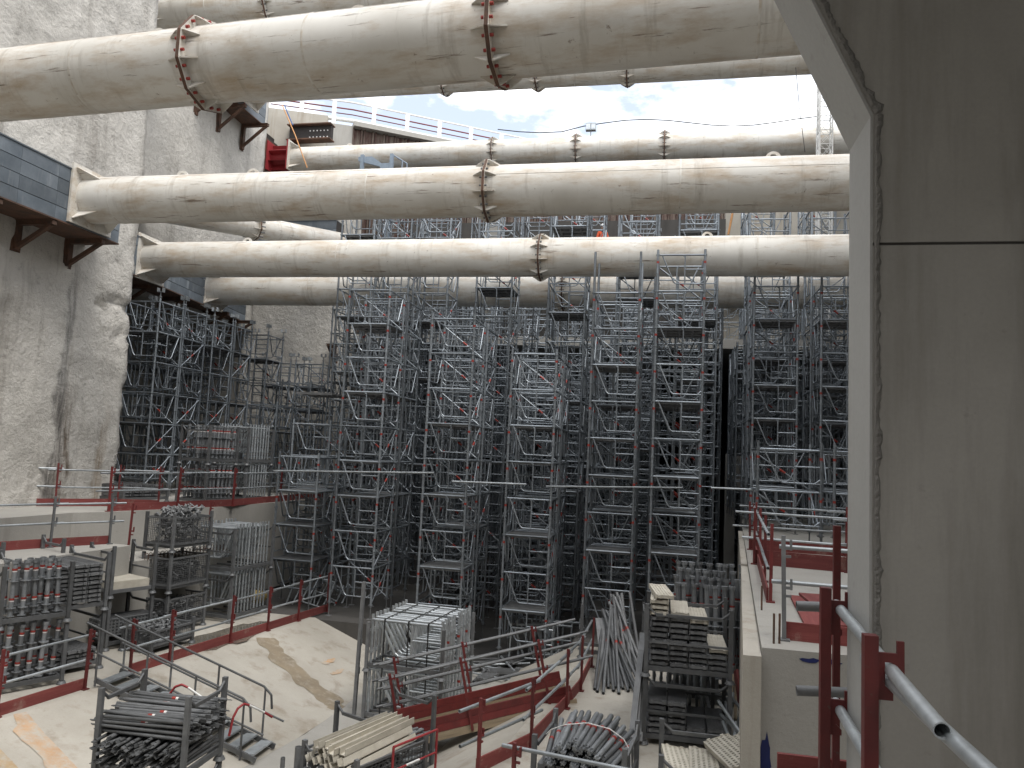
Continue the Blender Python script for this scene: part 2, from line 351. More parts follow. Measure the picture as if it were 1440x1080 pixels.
pa = lambda x, y, X=-16.2: atX(x, y, X)
pt = []
for (x0, y0, x1, y1, dep) in ((140, 417, 182, 438, .16), (150, 440, 184, 446, .12), (143, 460, 182, 478, .10)):
    a, b = pa(x0, y0), pa(x1, y1); pt.append((a.y, b.y+.2, b.z, a.z, dep))
rough_wall('diaphragm_wall', -16.2, 3, 20.35, -6.2, ZT, .17, 'wall_rough', 'stained rough concrete wall with the heavy steel beam of the nearest pipe bolted to it', pt, .10, .07, 3.2)
rough_wall('diaphragm_wall', -19.2, 20.2, 32.3, 5.3, ZT, .25, 'wall_rough_plain', 'set-back rough concrete wall behind the narrow scaffold on the upper ledge', (), .06, .06, 2.4)
mb = MB(); mb.box2((-24.4, 19.6, -6), (-24.0, 33.0, 5.3)); mb.box2((-24.0, 19.4, -6), (-19.45, 19.6, 5.3)); mb.box2((-24.0, 32.45, -6), (-19.7, 32.7, 5.3)); mb.box2((-24.4, 19.4, 5.304), (-19.3, 33.0, 5.8))
tag(mb.build('gallery_recess', 'concrete_grey'), 'dark recess in the wall behind the ledge scaffold', 'recess')
o = MB(); o.box2((-22.6, 32.3, -6), (-21.4, 38, ZT)); tag(o.build('retaining_wall', 'concrete_grey'), 'grey upper wall behind the red jack of the far pipe', 'wall')
# cross wall facing the camera in the corner
mb = MB(); nx, nzz = 22, 66; vs = []
for j in range(nzz+1):
    for i in range(nx+1):
        x = -19.6+(5.1*i/nx); z = -6+17.0*j/nzz; h = mn.fractal(Vector((x*.6, 2, z*.6)), .9, 2, 4)*.07; vs.append((x, 32.3+h, z))
w = nx+1
mb.add(vs, [(j*w+i, j*w+i+1, (j+1)*w+i+1, (j+1)*w+i) for j in range(nzz) for i in range(nx)], True)
mb.box2((-19.6, 32.45, -6), (-14.5, 33.4, 10.98))
tag(mb.build('cross_wall', 'wall_rough_plain'), 'rough concrete corner wall facing the pit with a steel beam across it', 'wall')

# upper bench along the left wall, with its front beams
up_poly = [(-16.6, 9), (-14.6, 9), (-14.3, 16.6), (-13.9, 17.3), (-12.9, 20.6), (-12.6, 24), (-12.6, 32.2), (-23.9, 32.2), (-23.9, 20.5), (-16.6, 20.5)]
struct(poly_slab('upper_bench', up_poly, ZB+.003, ZU, 'concrete_grey'))
p0 = atZ(-40, 745, -2.55); p1 = atZ(118, 740, -2.55)
struct(poly_slab('bench_step', [(-14.4, 10), (-12.75, 10), (-12.45, 16.4), (-13.6, 16.6), (-14.3, 16.6)], ZB+.005, -2.55, 'concrete_grey'))
struct(poly_slab('bench_step', [(-13.55, 16.75), (-12.45, 16.55), (-11.9, 20.1), (-12.7, 20.5), (-13.8, 17.3)], ZB+.005, -2.95, 'concrete_grey'))
rb = thing('rebar_starters', 'row of small rusty rebar loops sticking out of the concrete ledge', 'rebar', (-12.1, 16.9, -2.95))
for k in range(26):
    x = .04+.022*k; y = .12*k; mb = MB(); mb.path([(x, y, -.02), (x, y, .14), (x+.02, y+.03, .17), (x+.04, y+.06, .14), (x+.04, y+.06, -.02)], .007, 4); mb.build('loop', 'rust', rb, (-.35, 0, 0))

# roof slab over the rear of the scaffold, far wall and right-hand wall
struct(poly_slab('deck_slab', [(-14.4, 33.0), (9, 33.0), (9, 47), (-14.4, 47)], 4.9, 5.3, 'concrete_grey'))
mb = MB(); mb.box2((-14.6, 46.5, -6), (9.2, 47.3, 4.9)); tag(mb.build('back_wall', 'concrete_dark_and_shade'), 'concrete wall toned dark as shade at the back of the space under the slab', 'wall')
mb = MB(); mb.box2((-14.6, 33.45, -5.8), (-14.2, 46.5, 4.9)); tag(mb.build('side_wall', 'concrete_dark_and_shade'), 'side wall toned dark as shade, running back under the slab beside the corner wall', 'wall')
mb = MB(); mb.box2((9.0, -9.7, -6.2), (9.6, 60, ZT)); tag(mb.build('side_wall', 'concrete_grey'), 'tall grey pit wall that the pipes end on', 'wall')
o = thing('concrete_pier', 'pale concrete wall block on the slab behind the last scaffold towers', 'wall', (0, 0, 0))
mb = MB(); mb.box2((2.8, 41.0, 5.3), (9.0, 41.9, 13.6)); mb.build('wall_panel', 'concrete_pale', o)
mb = MB(); mb.box2((3.0, 40.7, 8.2), (9.0, 41.0, 8.6)); mb.build('ledge', 'concrete_pale', o)
mb = MB(); mb.box2((-14.3, 39.6, 5.3), (2.7, 40.0, 12.6)); tag(mb.build('parapet_wall', 'concrete_dark_and_shade'), 'dark wall on the slab behind the highest scaffold tops', 'wall')
mb = MB(); mb.box2((-9.6, 38.0, 5.3), (-8.8, 38.8, 14)); tag(mb.build('concrete_pier', 'concrete_grey'), 'slim grey concrete pier standing on the slab between scaffold towers', 'pier')
mb = MB(); mb.box2((2.5, 33.6, -1.0), (4.8, 34.1, .5)); mb.box2((2.5, 33.6, -4.7), (2.9, 34.1, -1)); mb.box2((4.4, 33.6, -4.7), (4.8, 34.1, -1)); tag(mb.build('concrete_lintel', 'concrete_grey'), 'pale concrete lintel seen through the bare scaffold on the wall side', 'lintel')

# retaining wall of concrete, then sheet piles, running away at the top of the pit
rw = [Vector((-21.4, 36.0, 0)), Vector((-17.3, 37.8, 0)), Vector((-10.3, 42.6, 0)), Vector((9.2, 55, 0))]
def along(a, b, t, off=0.0):
    d = (b-a).normalized(); nrm = Vector((d.y, -d.x, 0)); return a+(b-a)*t+nrm*off
o = thing('retaining_wall', 'pale concrete head wall beside the rusty sheet piling', 'wall', (0, 0, 0))
for t0, t1, m in ((0, .70, 'concrete_pale'), (.70, 1.0, 'concrete_grey')):
    a, b = along(rw[0], rw[1], t0+.003), along(rw[0], rw[1], t1); c, d = along(rw[0], rw[1], t1, -.8), along(rw[0], rw[1], t0+.003, -.8)
    poly_slab('wall_panel', [(q.x, q.y) for q in (a, b, c, d)], 5.3, 18.0 if m == 'concrete_pale' else 17.6, m, o)
o = thing('sheet_pile_wall', 'rusty brown steel sheet pile wall at the top of the pit', 'wall', (0, 0, 0))
L = (rw[3]-rw[1]).length; d = (rw[3]-rw[1]).normalized(); nrm = Vector((d.y, -d.x, 0)); k = 0; s = 0.0
mb0 = MB(); mb0.prism([(0, 0), (.10, .22), (.45, .22), (.55, 0), (.55, -.03), (.47, -.03), (.42, .19), (.13, .19), (.08, -.03), (0, -.03)], 'z', 0, 12.2); pile = mm(mb0, 'sheet_rust')
poly_slab('backing', [(q.x, q.y) for q in (rw[1]-nrm*.06, rw[3]-nrm*.06, rw[3]-nrm*.5, rw[1]-nrm*.5)], 5.3, 17.45, 'sheet_rust', o)
while s < L-.6:
    p = rw[1]+d*s; inst('sheet_pile', pile, o, (p.x, p.y, 5.3), (0, 0, math.atan2(d.y, d.x)+math.pi*0)); s += .62
mb = MB(); a = rw[1]+nrm*.0; b = rw[3]
poly_slab('capping_beam', [(q.x, q.y) for q in (rw[1]+nrm*.35, rw[3]+nrm*.35, rw[3]-nrm*.5, rw[1]-nrm*.5)], 17.5, 17.75, 'concrete_grey', o)
# white railing on top
o = thing('site_railing', 'white railing with red rails running along the street edge above the sheet piling', 'railing', (0, 0, 0))
r0 = rw[0]-nrm*.3; r1 = rw[3]-nrm*.3
for k in range(15):
    p = rw[0].lerp(rw[1], min(k/2.6, 1)) if k < 3 else rw[1]+d*(k-2.4)*1.9
    mb = MB(); mb.box((0, 0, .6), (.22, .1, 1.5)); mb.build('post', 'white_paint', o, (p.x-nrm.x*.2, p.y-nrm.y*.2, 17.7), (0, 0, math.atan2(d.y, d.x)))
for z, m, r in ((18.0, 'white_paint', .11), (18.65, 'red_paint', .04), (19.05, 'white_paint', .05), (18.35, 'red_paint', .03)):
    mb = MB(); q = -nrm*.3; mb.path([rw[0]+q+Vector((0, 0, z)), rw[1]+q+Vector((0, 0, z)), rw[3]+q+Vector((0, 0, z))], r, 6); mb.build('rail', m, o)

# ================================================================== STRUTS AND WALERS
_fl = MB(); NP = 10
_rot = math.pi/NP
def ngon(r, n=NP, off=_rot): return [(r*math.cos(off+2*math.pi*i/n), r*math.sin(off+2*math.pi*i/n)) for i in range(n)]
_cache = {}
def flange_meshes(r):
    if r in _cache: return _cache[r]
    ring = MB()
    for x0, x1, m in ((-.034, -.004, 0), (.004, .034, 0), (-.004, .004, 1)):
        ring.mat(m); ring.prism(ngon(r*1.27 if m == 0 else r*1.255), 'x', x0, x1)
    ring.mat(1)
    po = ngon(r*1.274); 
    for i in range(NP):                                # rusty plate edges
        a, b = po[i], po[(i+1) % NP]; ring.add([(-.03, *a), (-.03, *b), (.03, *b), (.03, *a)], [(0, 1, 2, 3)])
    rib = MB(); rib.prism([(.03, r-.01), (.03, r*1.24), (.07, r*1.24), (.27, r*1.03), (.27, r-.01)], 'y', -.011, .011)
    bolt = MB(); bolt.tube((-.085, 0, r*1.15), (.085, 0, r*1.15), .026, 6)
    _cache[r] = (mm(ring, ['strut_paint', 'rust']), mm(rib, 'strut_paint'), mm(bolt, 'label_red'))
    return _cache[r]
_b = MB(); _b.tube((-.085, 0, .69), (.085, 0, .69), .026, 6); BOLT_GREY = mm(_b, 'pallet_steel')
def lug_mesh():
    mb = MB(); n = 14; ro, ri = .17, .075; vs = []
    for i in range(n+1):
        a = math.pi*i/n; 
        for y in (-.02, .02): vs += [(ro*math.cos(a), y, ro*math.sin(a)), (ri*math.cos(a), y, .0+ri*math.sin(a)+.04)]
    fs = []
    for i in range(n):
        o = 4*i; fs += [(o, o+4, o+5, o+1), (o+2, o+3, o+7, o+6), (o, o+2, o+6, o+4), (o+1, o+5, o+7, o+3)]
    mb.add(vs, fs); mb.box2((-.17, -.019, -.06), (-.075, .019, .04)); mb.box2((.075, -.019, -.06), (.17, .019, .04)); mb.box2((-.17, -.019, -.06), (.17, .019, -.03))
    return mm(mb, 'strut_paint')
LUG = lug_mesh()
def strut(label, p0, p1, r, flanges=(), lugs=(), seams=(), plate=True, plate_h=1.55, ribs_from=None):
    """steel tube strut from p0 to p1; flanges, lugs and seams are distances along it"""
    p0 = Vector(p0); p1 = Vector(p1); L = (p1-p0).length
    root = thing('steel_strut', label, 'strut', p0); root.rotation_euler = dirrot(p0, p1)
    cuts = [0]+sorted(flanges)+[L]
    for a, b in zip(cuts, cuts[1:]):
        mb = MB(); n = 64; rings = max(2, int((b-a)/1.2)); vs = []
        for j in range(rings+1):
            x = (b-a)*j/rings
            for i in range(n): t = 2*math.pi*i/n; vs.append((x, r*math.cos(t), r*math.sin(t)))
        mb.add(vs, [(j*n+i, j*n+(i+1) % n, (j+1)*n+(i+1) % n, (j+1)*n+i) for j in range(rings) for i in range(n)], True)
        # long weld seam along the pipe
        mb.mat(0); sa = R(random.uniform(20, 75))*random.choice((1, -1))
        mb.tube((0, -r*math.sin(abs(sa)), r*math.cos(sa)), ((b-a), -r*math.sin(abs(sa)), r*math.cos(sa)), .007, 5)
        mb.build('pipe_section', 'strut_paint', root, (a, 0, 0))
    ring, rib, bolt = flange_meshes(r); bolt = bolt if 'red bolts' in label else BOLT_GREY
    for x in flanges:
        f = inst('flange', ring, root, (x, 0, 0))
        for i in range(NP):
            a = 2*math.pi*i/NP+_rot*0
            for s in (0, math.pi):
                inst('stiffener', rib, f, (0, 0, 0), (a if s == 0 else -a, 0, s))
            inst('bolt', bolt, f, (0, 0, 0), (a+_rot*.55, 0, 0)); inst('bolt', bolt, f, (0, 0, 0), (a+_rot*1.45, 0, 0))
    for x in lugs: inst('lifting_lug', LUG, root, (x, 0, r-.02))
    for x in seams:
        mb = MB(); n = 48; vs = []
        for i in range(n):
            t = 2*math.pi*i/n
            for dx, rr in ((-.018, r+.001), (0, r+.007), (.018, r+.001)): vs.append((dx, rr*math.cos(t), rr*math.sin(t)))
        mb.add(vs, [(3*i+k, 3*((i+1) % n)+k, 3*((i+1) % n)+k+1, 3*i+k+1) for i in range(n) for k in (0, 1)], True); mb.build('weld_seam', 'strut_paint', root, (x, 0, 0))
    if plate:
        h = plate_h/2; mb = MB(); mb.box((-.03, 0, 0), (.06, plate_h*.98, plate_h)); ep = mb.build('end_plate', 'strut_paint', root)
        for sy in (-1, 1):
            for sz in (-1, 1):
                g = MB(); c = Vector((0, sy*h*.86, sz*h*.86)); q = Vector((0, sy*r*.70, sz*r*.70)); t = Vector((0, sz, -sy)).normalized()*.012
                vs = [c-t, q-t, q+Vector((.55, 0, 0))-t, c+Vector((.05, 0, 0))-t]; vs += [p+2*t for p in vs]
                g.add(vs, [(0, 1, 2, 3), (7, 6, 5, 4), (0, 4, 5, 1), (1, 5, 6, 2), (2, 6, 7, 3), (3, 7, 4, 0)]); g.build('gusset', 'strut_paint', ep)
    return root
RS, Z1, Z2 = .6, 6.18, 15.2
XR = 9.0
Y1, Y2, Y3, Y4 = 10.7, 17.1, 23.0, 27.8
strut('nearest and thickest looking white strut pipe, with two bolted flange joints and red bolts', (-16.1, 11.3, Z1), (XR, 9.85, Z1), RS, (8.52, 13.55), (7.5, 11.2), (6.3, 10.6, 17.2), plate_h=1.6)
strut('white strut pipe resting on the thick blue-grey steel beam at its end plate', (-15.05, Y2, Z1+.02), (XR, Y2, Z1+.02), RS, (10.80,), (2.6, 4.6, 17.2), (.9, 7.9, 15.2))
strut('white strut pipe crossed by the two tallest scaffold towers', (-17.66, Y3, Z1), (XR, Y3, Z1), RS, (13.71,), (3.6, 18.7), (7.1, 12.8, 20.1))
strut('white strut pipe partly hidden behind the scaffold towers and another pipe', (-18.33, Y4, Z1), (XR, Y4, Z1), RS, (14.46,), (5, 19), (4.4, 9.6, 18.8))
strut('upper white strut pipe that passes just over the nearest pipe', (-18.3, 23.0, Z2), (XR, 23.0, Z2), RS, (4.5, 10.6, 16.6), (7.4,), (2.2, 8.2))
strut('upper white strut pipe with downward flange points against the bright sky', (-17.9, 28.6, Z2), (XR, 28.6, Z2), RS, (8.68, 12.5, 16.05), (), (6, 14))
strut('farthest upper white strut pipe, held at one end by a bright red jack', (-19.35, 35.5, 14.85), (8.2, 35.5, 14.85), RS, (10.65, 14.75, 18.9), (3.0, 22.7), (13, 17))
strut('short white corner pipe running diagonally between two walls', (-18.6, 23.6, 8.3), (-14.6, 32.0, 9.3), .45, (4.5,), (), (), plate_h=1.1)

# horizontal walers: built-up steel beams with separate face plates
def waler(label, a, b, z0, z1, depth, face='+x', rows=4, seg=1.15, extra=True):
    """a, b: ends along the wall (front face line), beam reaches back by depth"""
    a = Vector(a); b = Vector(b); d = (b-a); L = d.length; root = thing('waler_beam', label, 'beam', (a.x, a.y, z0), math.atan2(d.y, d.x)); H = z1-z0
    back = 1                                            # local +Y is to the left of travel
    mb = MB(); mb.box2((0, .03, .02), (L, depth, H-.02)); mb.build('core', 'dark_steel', root)
    n = max(1, int(round(L/seg)))
    for r_ in range(rows):
        for i in range(n):
            pl = MB(); pl.box2((L*i/n+.003, -.004*(r_ % 2), H*r_/rows+.008), (L*(i+1)/n-.003, .03, H*(r_+1)/rows-.008)); pl.build('face_plate', 'waler_face', root)
    mb = MB(); mb.box2((-.01, -.03, H-.02), (L+.01, depth, H+.015)); mb.build('top_flange', 'waler_steel', root)
    mb = MB(); mb.box2((-.01, -.03, -.015), (L+.01, depth, .02)); mb.build('bottom_flange', 'rust', root)
    return root
def bracket(label, loc, rz, s=1.0, drop=.75):
    """triangular steel console: local +X points out from the wall"""
    root = thing('steel_bracket', label, 'bracket', loc, rz, 'brackets under the steel beams')
    mb = MB(); mb.box((.5*s, 0, -.06), (1.0*s, .14, .12)); mb.box((.5*s, 0, -.005), (1.0*s, .2, .02)); mb.build('arm', 'rust', root)
    mb = MB(); mb.box((.05, 0, -drop/2), (.1, .16, drop)); mb.box((.012, 0, -drop/2), (.024, .3, drop+.1)); mb.build('wall_post', 'rust', root)
    mb = MB(); mb.box((.48*s, 0, -.12-drop*.38), (math.hypot(.9*s, drop*.8), .1, .1), rot=Matrix.Rotation(-math.atan2(drop*.8, .9*s), 3, 'Y')); mb.build('diagonal', 'rust', root)
    return root
# beam of the second pipe on the near wall (front face line runs towards -Y so that local +Y points into the wall)
waler('thick blue-grey steel beam on the near stained wall carrying a white pipe', (-15.12, 8.0, 0), (-15.12, 18.25, 0), 5.36, 6.8, 1.1)
waler('blue-grey steel beam under the end plates of two pipes, over the ledge scaffold', (-17.44, 20.6, 0), (-18.88, 31.2, 0), 5.45, 6.8, 1.05, seg=1.3)
waler('pale grey steel beam across the corner wall', (-19.0, 31.5, 0), (-14.9, 31.5, 0), 9.05, 10.25, .85, rows=3)
waler('upper steel beam high on the rough wall carrying a red jack', (-18.3, 26.4, 0), (-18.3, 30.6, 0), 14.4, 15.9, .95)
for k, y in enumerate((17.7, 16.0, 14.4, 11.0)): bracket('rusty bracket under the thick beam on the near wall, '+ORD[k]+' from its pipe end', (-16.22, y, 5.34), 0, 1.1)
for k, y in enumerate((30.6, 28.6, 25.7, 23.6)): bracket('rusty bracket under the beam above the ledge scaffold, '+ORD[k]+' from the corner wall', (-19.2, y, 5.43), 0, 1.1)
for k, y in enumerate((30.3, 28.4, 26.8)): bracket('dark bracket under the upper beam on the rough wall, '+ORD[k]+' from the wall corner', (-19.2, y, 14.38), 0, 1.25, 1.15)
for z in (8.2, 13.9): bracket('dark triangular bracket '+('low on the wall under' if z < 10 else 'right beneath')+' the bright red jack', (-21.4, 35.5+(.9 if z < 10 else 0), z), 0, 1.6, 1.2)
bracket('rusty triangular bracket on the corner wall next to the front scaffold', (-14.9, 32.3, 4.6), R(-90), .8)
# red jacks
def jack(label, c, s=1.0, ln=1.1):
    root = thing('hydraulic_jack', label, 'jack', c)
    for x in (0, ln): mb = MB(); mb.box((x, 0, 0), (.07, 1.45*s, 1.45*s)); mb.build('plate', 'red_jack', root)
    mb = MB(); mb.tube((0, 0, 0), (ln, 0, 0), .38*s, 20); mb.build('cylinder', 'red_jack', root)
    for i in range(8):
        a = math.pi*i/4; mb = MB(); mb.box((ln/2, 0, .5*s), (ln, .03, .34*s)); mb.build('rib', 'red_jack', root, (0, 0, 0), (a+.39, 0, 0))
    mb = MB(); mb.box((-.12, 0, 0), (.12, 1.75*s, 1.7*s)); mb.build('backing_beam', 'rust', root)
    return root
jack('bright red jack between the farthest upper pipe and the wall', (-20.55, 35.5, 14.85), 1.05, 1.12)
jack('red jack half hidden by the nearest pipe high on the rough wall', (-18.9, 28.6, Z2), .9, .95)
rk = thing('steel_beam_stack', 'dark stack of short steel beams behind the bright red jack', 'beam', (-21.35, 35.5, 13.6))
for k in range(6): mb = MB(); mb.box((.32, -.3, .2+.42*k), (.5, 1.9, .08)); mb.box((.30, -.3, .4+.42*k), (.1, 1.9, .36)); mb.build('beam', 'dark_steel', rk)
mb = MB(); mb.box2((-20.2, 36.25, 16.2), (-17.8, 36.5, 17.0)); o = tag(mb.build('steel_girder', 'dark_steel'), 'dark steel girder with bolt holes against the pale head wall', 'beam')
for zz in (16.16, 16.98): mb = MB(); mb.box2((-20.25, 36.0, zz), (-17.75, 36.6, zz+.06)); mb.build('girder_flange', 'rust', o)
for i in range(6):
    for zz in (16.35, 16.7): mb = MB(); mb.tube((-19.0+.2*i, 36.25, zz), (-19.0+.2*i, 36.22, zz), .035, 6); mb.build('bolt', 'label_white', o)

# ================================================================== NEAR CONCRETE WALL WITH HAUNCH
CY0, CY1, CX = 3.6, 4.0, .885
root = thing('concrete_wall', 'large dark cast concrete wall with a haunched opening edge', 'wall', (CX, CY0, ZU))
zh, zt = 1.62, 3.4; xt = CX-(zt-zh)*.45
zj = atY(1330, 342, CY0).z
mb = MB(); mb.prism([(0, -.3), (6, -.3), (6, zj-.007-ZU), (0, zj-.007-ZU)], 'y', 0, CY1-CY0); mb.build('cast_panel', ['concrete_cast'], root)
mb = MB(); mb.prism([(0, zj+.007-ZU), (6, zj+.007-ZU), (6, zt-ZU), (xt-CX, zt-ZU), (0, zh-ZU)], 'y', 0, CY1-CY0); mb.build('cast_panel', 'concrete_cast', root)
mb = MB(); mb.prism([(.02, zj-.007-ZU), (5.9, zj-.007-ZU), (5.9, zj+.007-ZU), (.02, zj+.007-ZU)], 'y', .009, CY1-CY0-.01); mb.build('joint', 'concrete_dark_and_shade', root)
# lighter strips on reveal and haunch soffit; their open-sky brightness is in the colour
mb = MB(); mb.box2((-.012, .0, -.3), (-.001, CY1-CY0+.003, zh-ZU)); mb.build('reveal_face', 'concrete_reveal_lit', root)
dn = Vector((-(zt-zh), 0, -(xt-CX)*-1)).normalized()
a = Vector((-.001, 0, zh-ZU)); b = Vector((xt-CX-.001, 0, zt-ZU)); nv = Vector((-(b-a).z, 0, (b-a).x)).normalized()*.012
vs = [a, b, b+nv, a+nv]; vs = [Vector((p.x, 0.0, p.z)) for p in vs]+[Vector((p.x, CY1-CY0+.003, p.z)) for p in vs]
mb = MB(); mb.add(vs, [(0, 1, 2, 3), (7, 6, 5, 4), (0, 4, 5, 1), (1, 5, 6, 2), (2, 6, 7, 3), (3, 7, 4, 0)]); mb.build('haunch_face', 'concrete_reveal_lit', root)
# ragged grout seam along the front arris
def seam(p, q, n, w0, seed):
    rng = random.Random(seed); mb = MB(); vs = []
    d = (q-p).normalized(); s = Vector((d.z, 0, -d.x)); s = s if s.x > 0 else -s
    for i in range(n+1):
        t = i/n; c = p.lerp(q, t); wv = w0*(.85+.45*mn.fractal(Vector((seed, t*22, 0)), .6, 2.2, 6))
        vs += [c+s*.004+Vector((0, -.001, 0)), c+s*wv*.35+Vector((0, -.012-rng.uniform(0, .008), 0)), c+s*wv*.7+Vector((0, -.010-rng.uniform(0, .008), 0)), c+s*wv+Vector((0, -.001, 0))]
    mb.add(vs, [(4*i+k, 4*i+k+1, 4*i+k+5, 4*i+k+4) for i in range(n) for k in range(3)]); return mb
seam(Vector((.0, 0, -.3)), Vector((.0, 0, zh-ZU)), 300, .040, 2).build('grout_seam', 'grout', root)
seam(Vector((.0, 0, zh-ZU)), Vector((xt-CX, 0, zt-ZU)), 160, .05, 5).build('grout_seam', 'grout', root)
# landing floor, and unseen roof over the haunch, trimmed to shade the wall face
struct(poly_slab('shading_roof_slab', [(-.6, 1.9), (7, 1.9), (7, CY0+.1), (-.6, CY0+.1)], 3.4, 4.0, 'concrete_cast'))
struct(poly_slab('landing_floor', [(-5, -9), (7, -9), (7, 1.0), (-5, 1.0)], ZU-.5, ZU, 'concrete_grey'))
struct(poly_slab('landing_floor', [(.70, 1.0), (7, 1.0), (7, 5.2), (.70, 5.2)], ZU-.5, ZU, 'concrete_grey'))

# ================================================================== SCAFFOLD TOWERS
TR, TP = .0245, .036                                     # rail and standard radius
def frame_mb(w, mb=None, M=None, n=5, flip=False):
    mb = mb or MB(); fx = (lambda u: w*(1-u)) if flip else (lambda u: w*u)
    T = (lambda u, z: M @ Vector((fx(u), 0, z))) if M else (lambda u, z: Vector((fx(u), 0, z)))
    mb.tube(T(0, 1), T(1, 1), TR*1.1, n)
    mb.path([T(.09, 1), T(.34, .27), T(.39, .21), T(1, .20)], TR*.85, n)
    mb.tube(T(.58, 1), T(.58, .2), TR*.85, n); mb.tube(T(.58, .60), T(1, .60), TR*.85, n)
    mb.tube(T(.90, .20), T(1, .32), TR*.9, n); mb.tube(T(.52, 1), T(.58, .93), TR*.7, 4)
    return mb
FR = {(w, f): mm(frame_mb(w, flip=f), 'scaffold_steel') for w in (1.25, 1.45) for f in (False, True)}
_std = {}
def std_mesh(nl, ext=.15, lab=True):
    key = (nl, ext, lab)
    if key not in _std:
        mb = MB(); mb.tube((0, 0, -.06), (0, 0, nl+ext), TP, 7)
        for k in range(2*nl+1):
            z = k*.5; mb.tube((0, 0, z-.022), (0, 0, z+.022), TP*1.45, 7)
        mb.mat(1)
        for k in range(nl if lab else 0): mb.tube((0, 0, k+.77), (0, 0, k+.83), TP*1.06, 7, caps=False)
        _std[key] = mm(mb, ['scaffold_steel', 'label_red', 'label_white'])
    return _std[key]
def diag_mesh(a, b):
    mb = MB(); a = Vector(a); b = Vector(b); mb.tube(a, b, TR*.95, 5); mb.mat(1); mb.tube(a.lerp(b, .42), a.lerp(b, .52), TR*1.25, 5); return mm(mb, ['scaffold_steel', 'label_red'])
DIAG = {w: (diag_mesh((0, 0, .02), (w, 0, .98)), diag_mesh((w, 0, .02), (0, 0, .98)), diag_mesh((0, 0, 0), (w, w, 0))) for w in (1.25, 1.45)}
def plank_mesh(w, d):
    mb = MB(); mb.box((0, 0, -.02), (w, d, .03)); mb.box((0, d/2-.012, -.045), (w, .024, .07)); mb.box((0, -d/2+.012, -.045), (w, .024, .07))
    for x in (-w*.3, 0, w*.3): mb.box((x, 0, -.06), (.05, d*.9, .05))
    return mm(mb, 'galvanised_dull')
PLK = {w: plank_mesh(w-.05, .38) for w in (1.25, 1.45)}
def jack_mesh(h):
    mb = MB(); mb.tube((0, 0, 0), (0, 0, h+.05), .019, 6); mb.box((0, 0, -.0), (.15, .15, .012)); mb.tube((0, 0, h-.05), (0, 0, h), .05, 6); mb.box((0, 0, h-.03), (.16, .025, .02)); return mm(mb, 'galvanised_dull')
_jk = {}
def fork_mesh():
    mb = MB(); mb.tube((0, 0, -.1), (0, 0, .2), .019, 6); mb.box((0, 0, .2), (.2, .14, .012)); mb.box((-.095, 0, .27), (.012, .14, .14)); mb.box((.095, 0, .27), (.012, .14, .14)); mb.tube((0, 0, .03), (0, 0, .06), .05, 6); return mm(mb, 'galvanised')
FORK = fork_mesh()
_lift = {}
def lift_mesh(w, var):
    """one lift of a distant tower: four frames and a brace in one piece"""
    if (w, var) not in _lift:
        mb = MB(); Rz = Matrix.Rotation
        for i, (off, ang, fl) in enumerate((((0, 0, 0), 0, var % 2), ((0, w, 0), 0, (var+1) % 2), ((0, 0, 0), 90, var//2 % 2), ((w, 0, 0), 90, (var//2+1) % 2))):
            M = Matrix.Translation(off) @ Rz(R(ang), 4, 'Z'); frame_mb(w, mb, M, 4, bool(fl))
        mb.tube((0, w, .02) if var % 2 else (w, w, .02), (w, w, .98) if var % 2 else (0, w, .98), TR*.9, 4)
        mb.tube((0, 0, 0), (w, w, 0), TR*.9, 4)
        _lift[(w, var)] = mm(mb, 'scaffold_steel')
    return _lift[(w, var)]
def tower(label, x, y, zbase, zfirst, nl, decks=(), w=1.25, group=None, full=True, forks=False, ext=.15, rz=0.0, halfdecks=(), seed=0, skip_top=False):
    """zbase: floor, zfirst: first lift line; nl lifts above it; decks: lift numbers that carry planks"""
    rng = random.Random(seed*31+int(x*100)+int(y*10)); root = thing('scaffold_tower', label, 'scaffold', (x, y, zbase), rz, group); z0 = zfirst-zbase
    jh = round(max(z0, .05), 2)
    if jh not in _jk: _jk[jh] = jack_mesh(jh)
    for px, py in ((0, 0), (w, 0), (0, w), (w, w)):
        inst('standard', std_mesh(nl, ext, full and group is None), root, (px, py, z0), (0, 0, rng.uniform(0, 6))); inst('base_jack', _jk[jh], root, (px, py, .006))
        if forks: inst('fork_head', FORK, root, (px, py, z0+nl+ext), (0, 0, rng.choice((0, 1.57))))
    for k in range(nl):
        zz = z0+k; var = rng.randrange(4)
        if full:
            inst('guardrail_frame', FR[(w, False)], root, (0, 0, zz)); inst('guardrail_frame', FR[(w, True)], root, (0, w, zz))
            inst('guardrail_frame', FR[(w, bool(k % 2))], root, (0, 0, zz), (0, 0, R(90))); inst('guardrail_frame', FR[(w, not k % 2)], root, (w, 0, zz), (0, 0, R(90)))
            if rng.random() < .75: inst('diagonal_brace', DIAG[w][1], root, (0, w, zz))
            if rng.random() < .4: inst('diagonal_brace', DIAG[w][0], root, (w, 0, zz), (0, 0, R(90)))
        else:
            inst('lift_frame', lift_mesh(w, var), root, (0, 0, zz))
    for k in decks:
        for i in range(3): inst('deck_plank', PLK[w], root, (w/2, .21+i*.42*(w/1.25)-.0, z0+k+.015), (0, 0, 0))
    for k in halfdecks:
        for i in range(2): inst('deck_plank', PLK[w], root, (w/2, .21+i*.42, z0+k+.015))
    return root
YA = 20.8
tower('galvanised scaffold tower behind the end of the red toe board on the sloping bank', -9.26, YA, ZB-.05, -4.36, 9, (3, 4, 6, 8), seed=1)
tower('low galvanised scaffold tower beside the racked frames and the leaning loose frame', -11.25, 21.05, ZB-.05, -4.33, 4, (1, 2, 3), seed=2)
tower('scaffold tower directly behind the tall stack of bright galvanised frames', -6.67, YA, ZC, -5.19, 9, (2, 4, 6), seed=3)
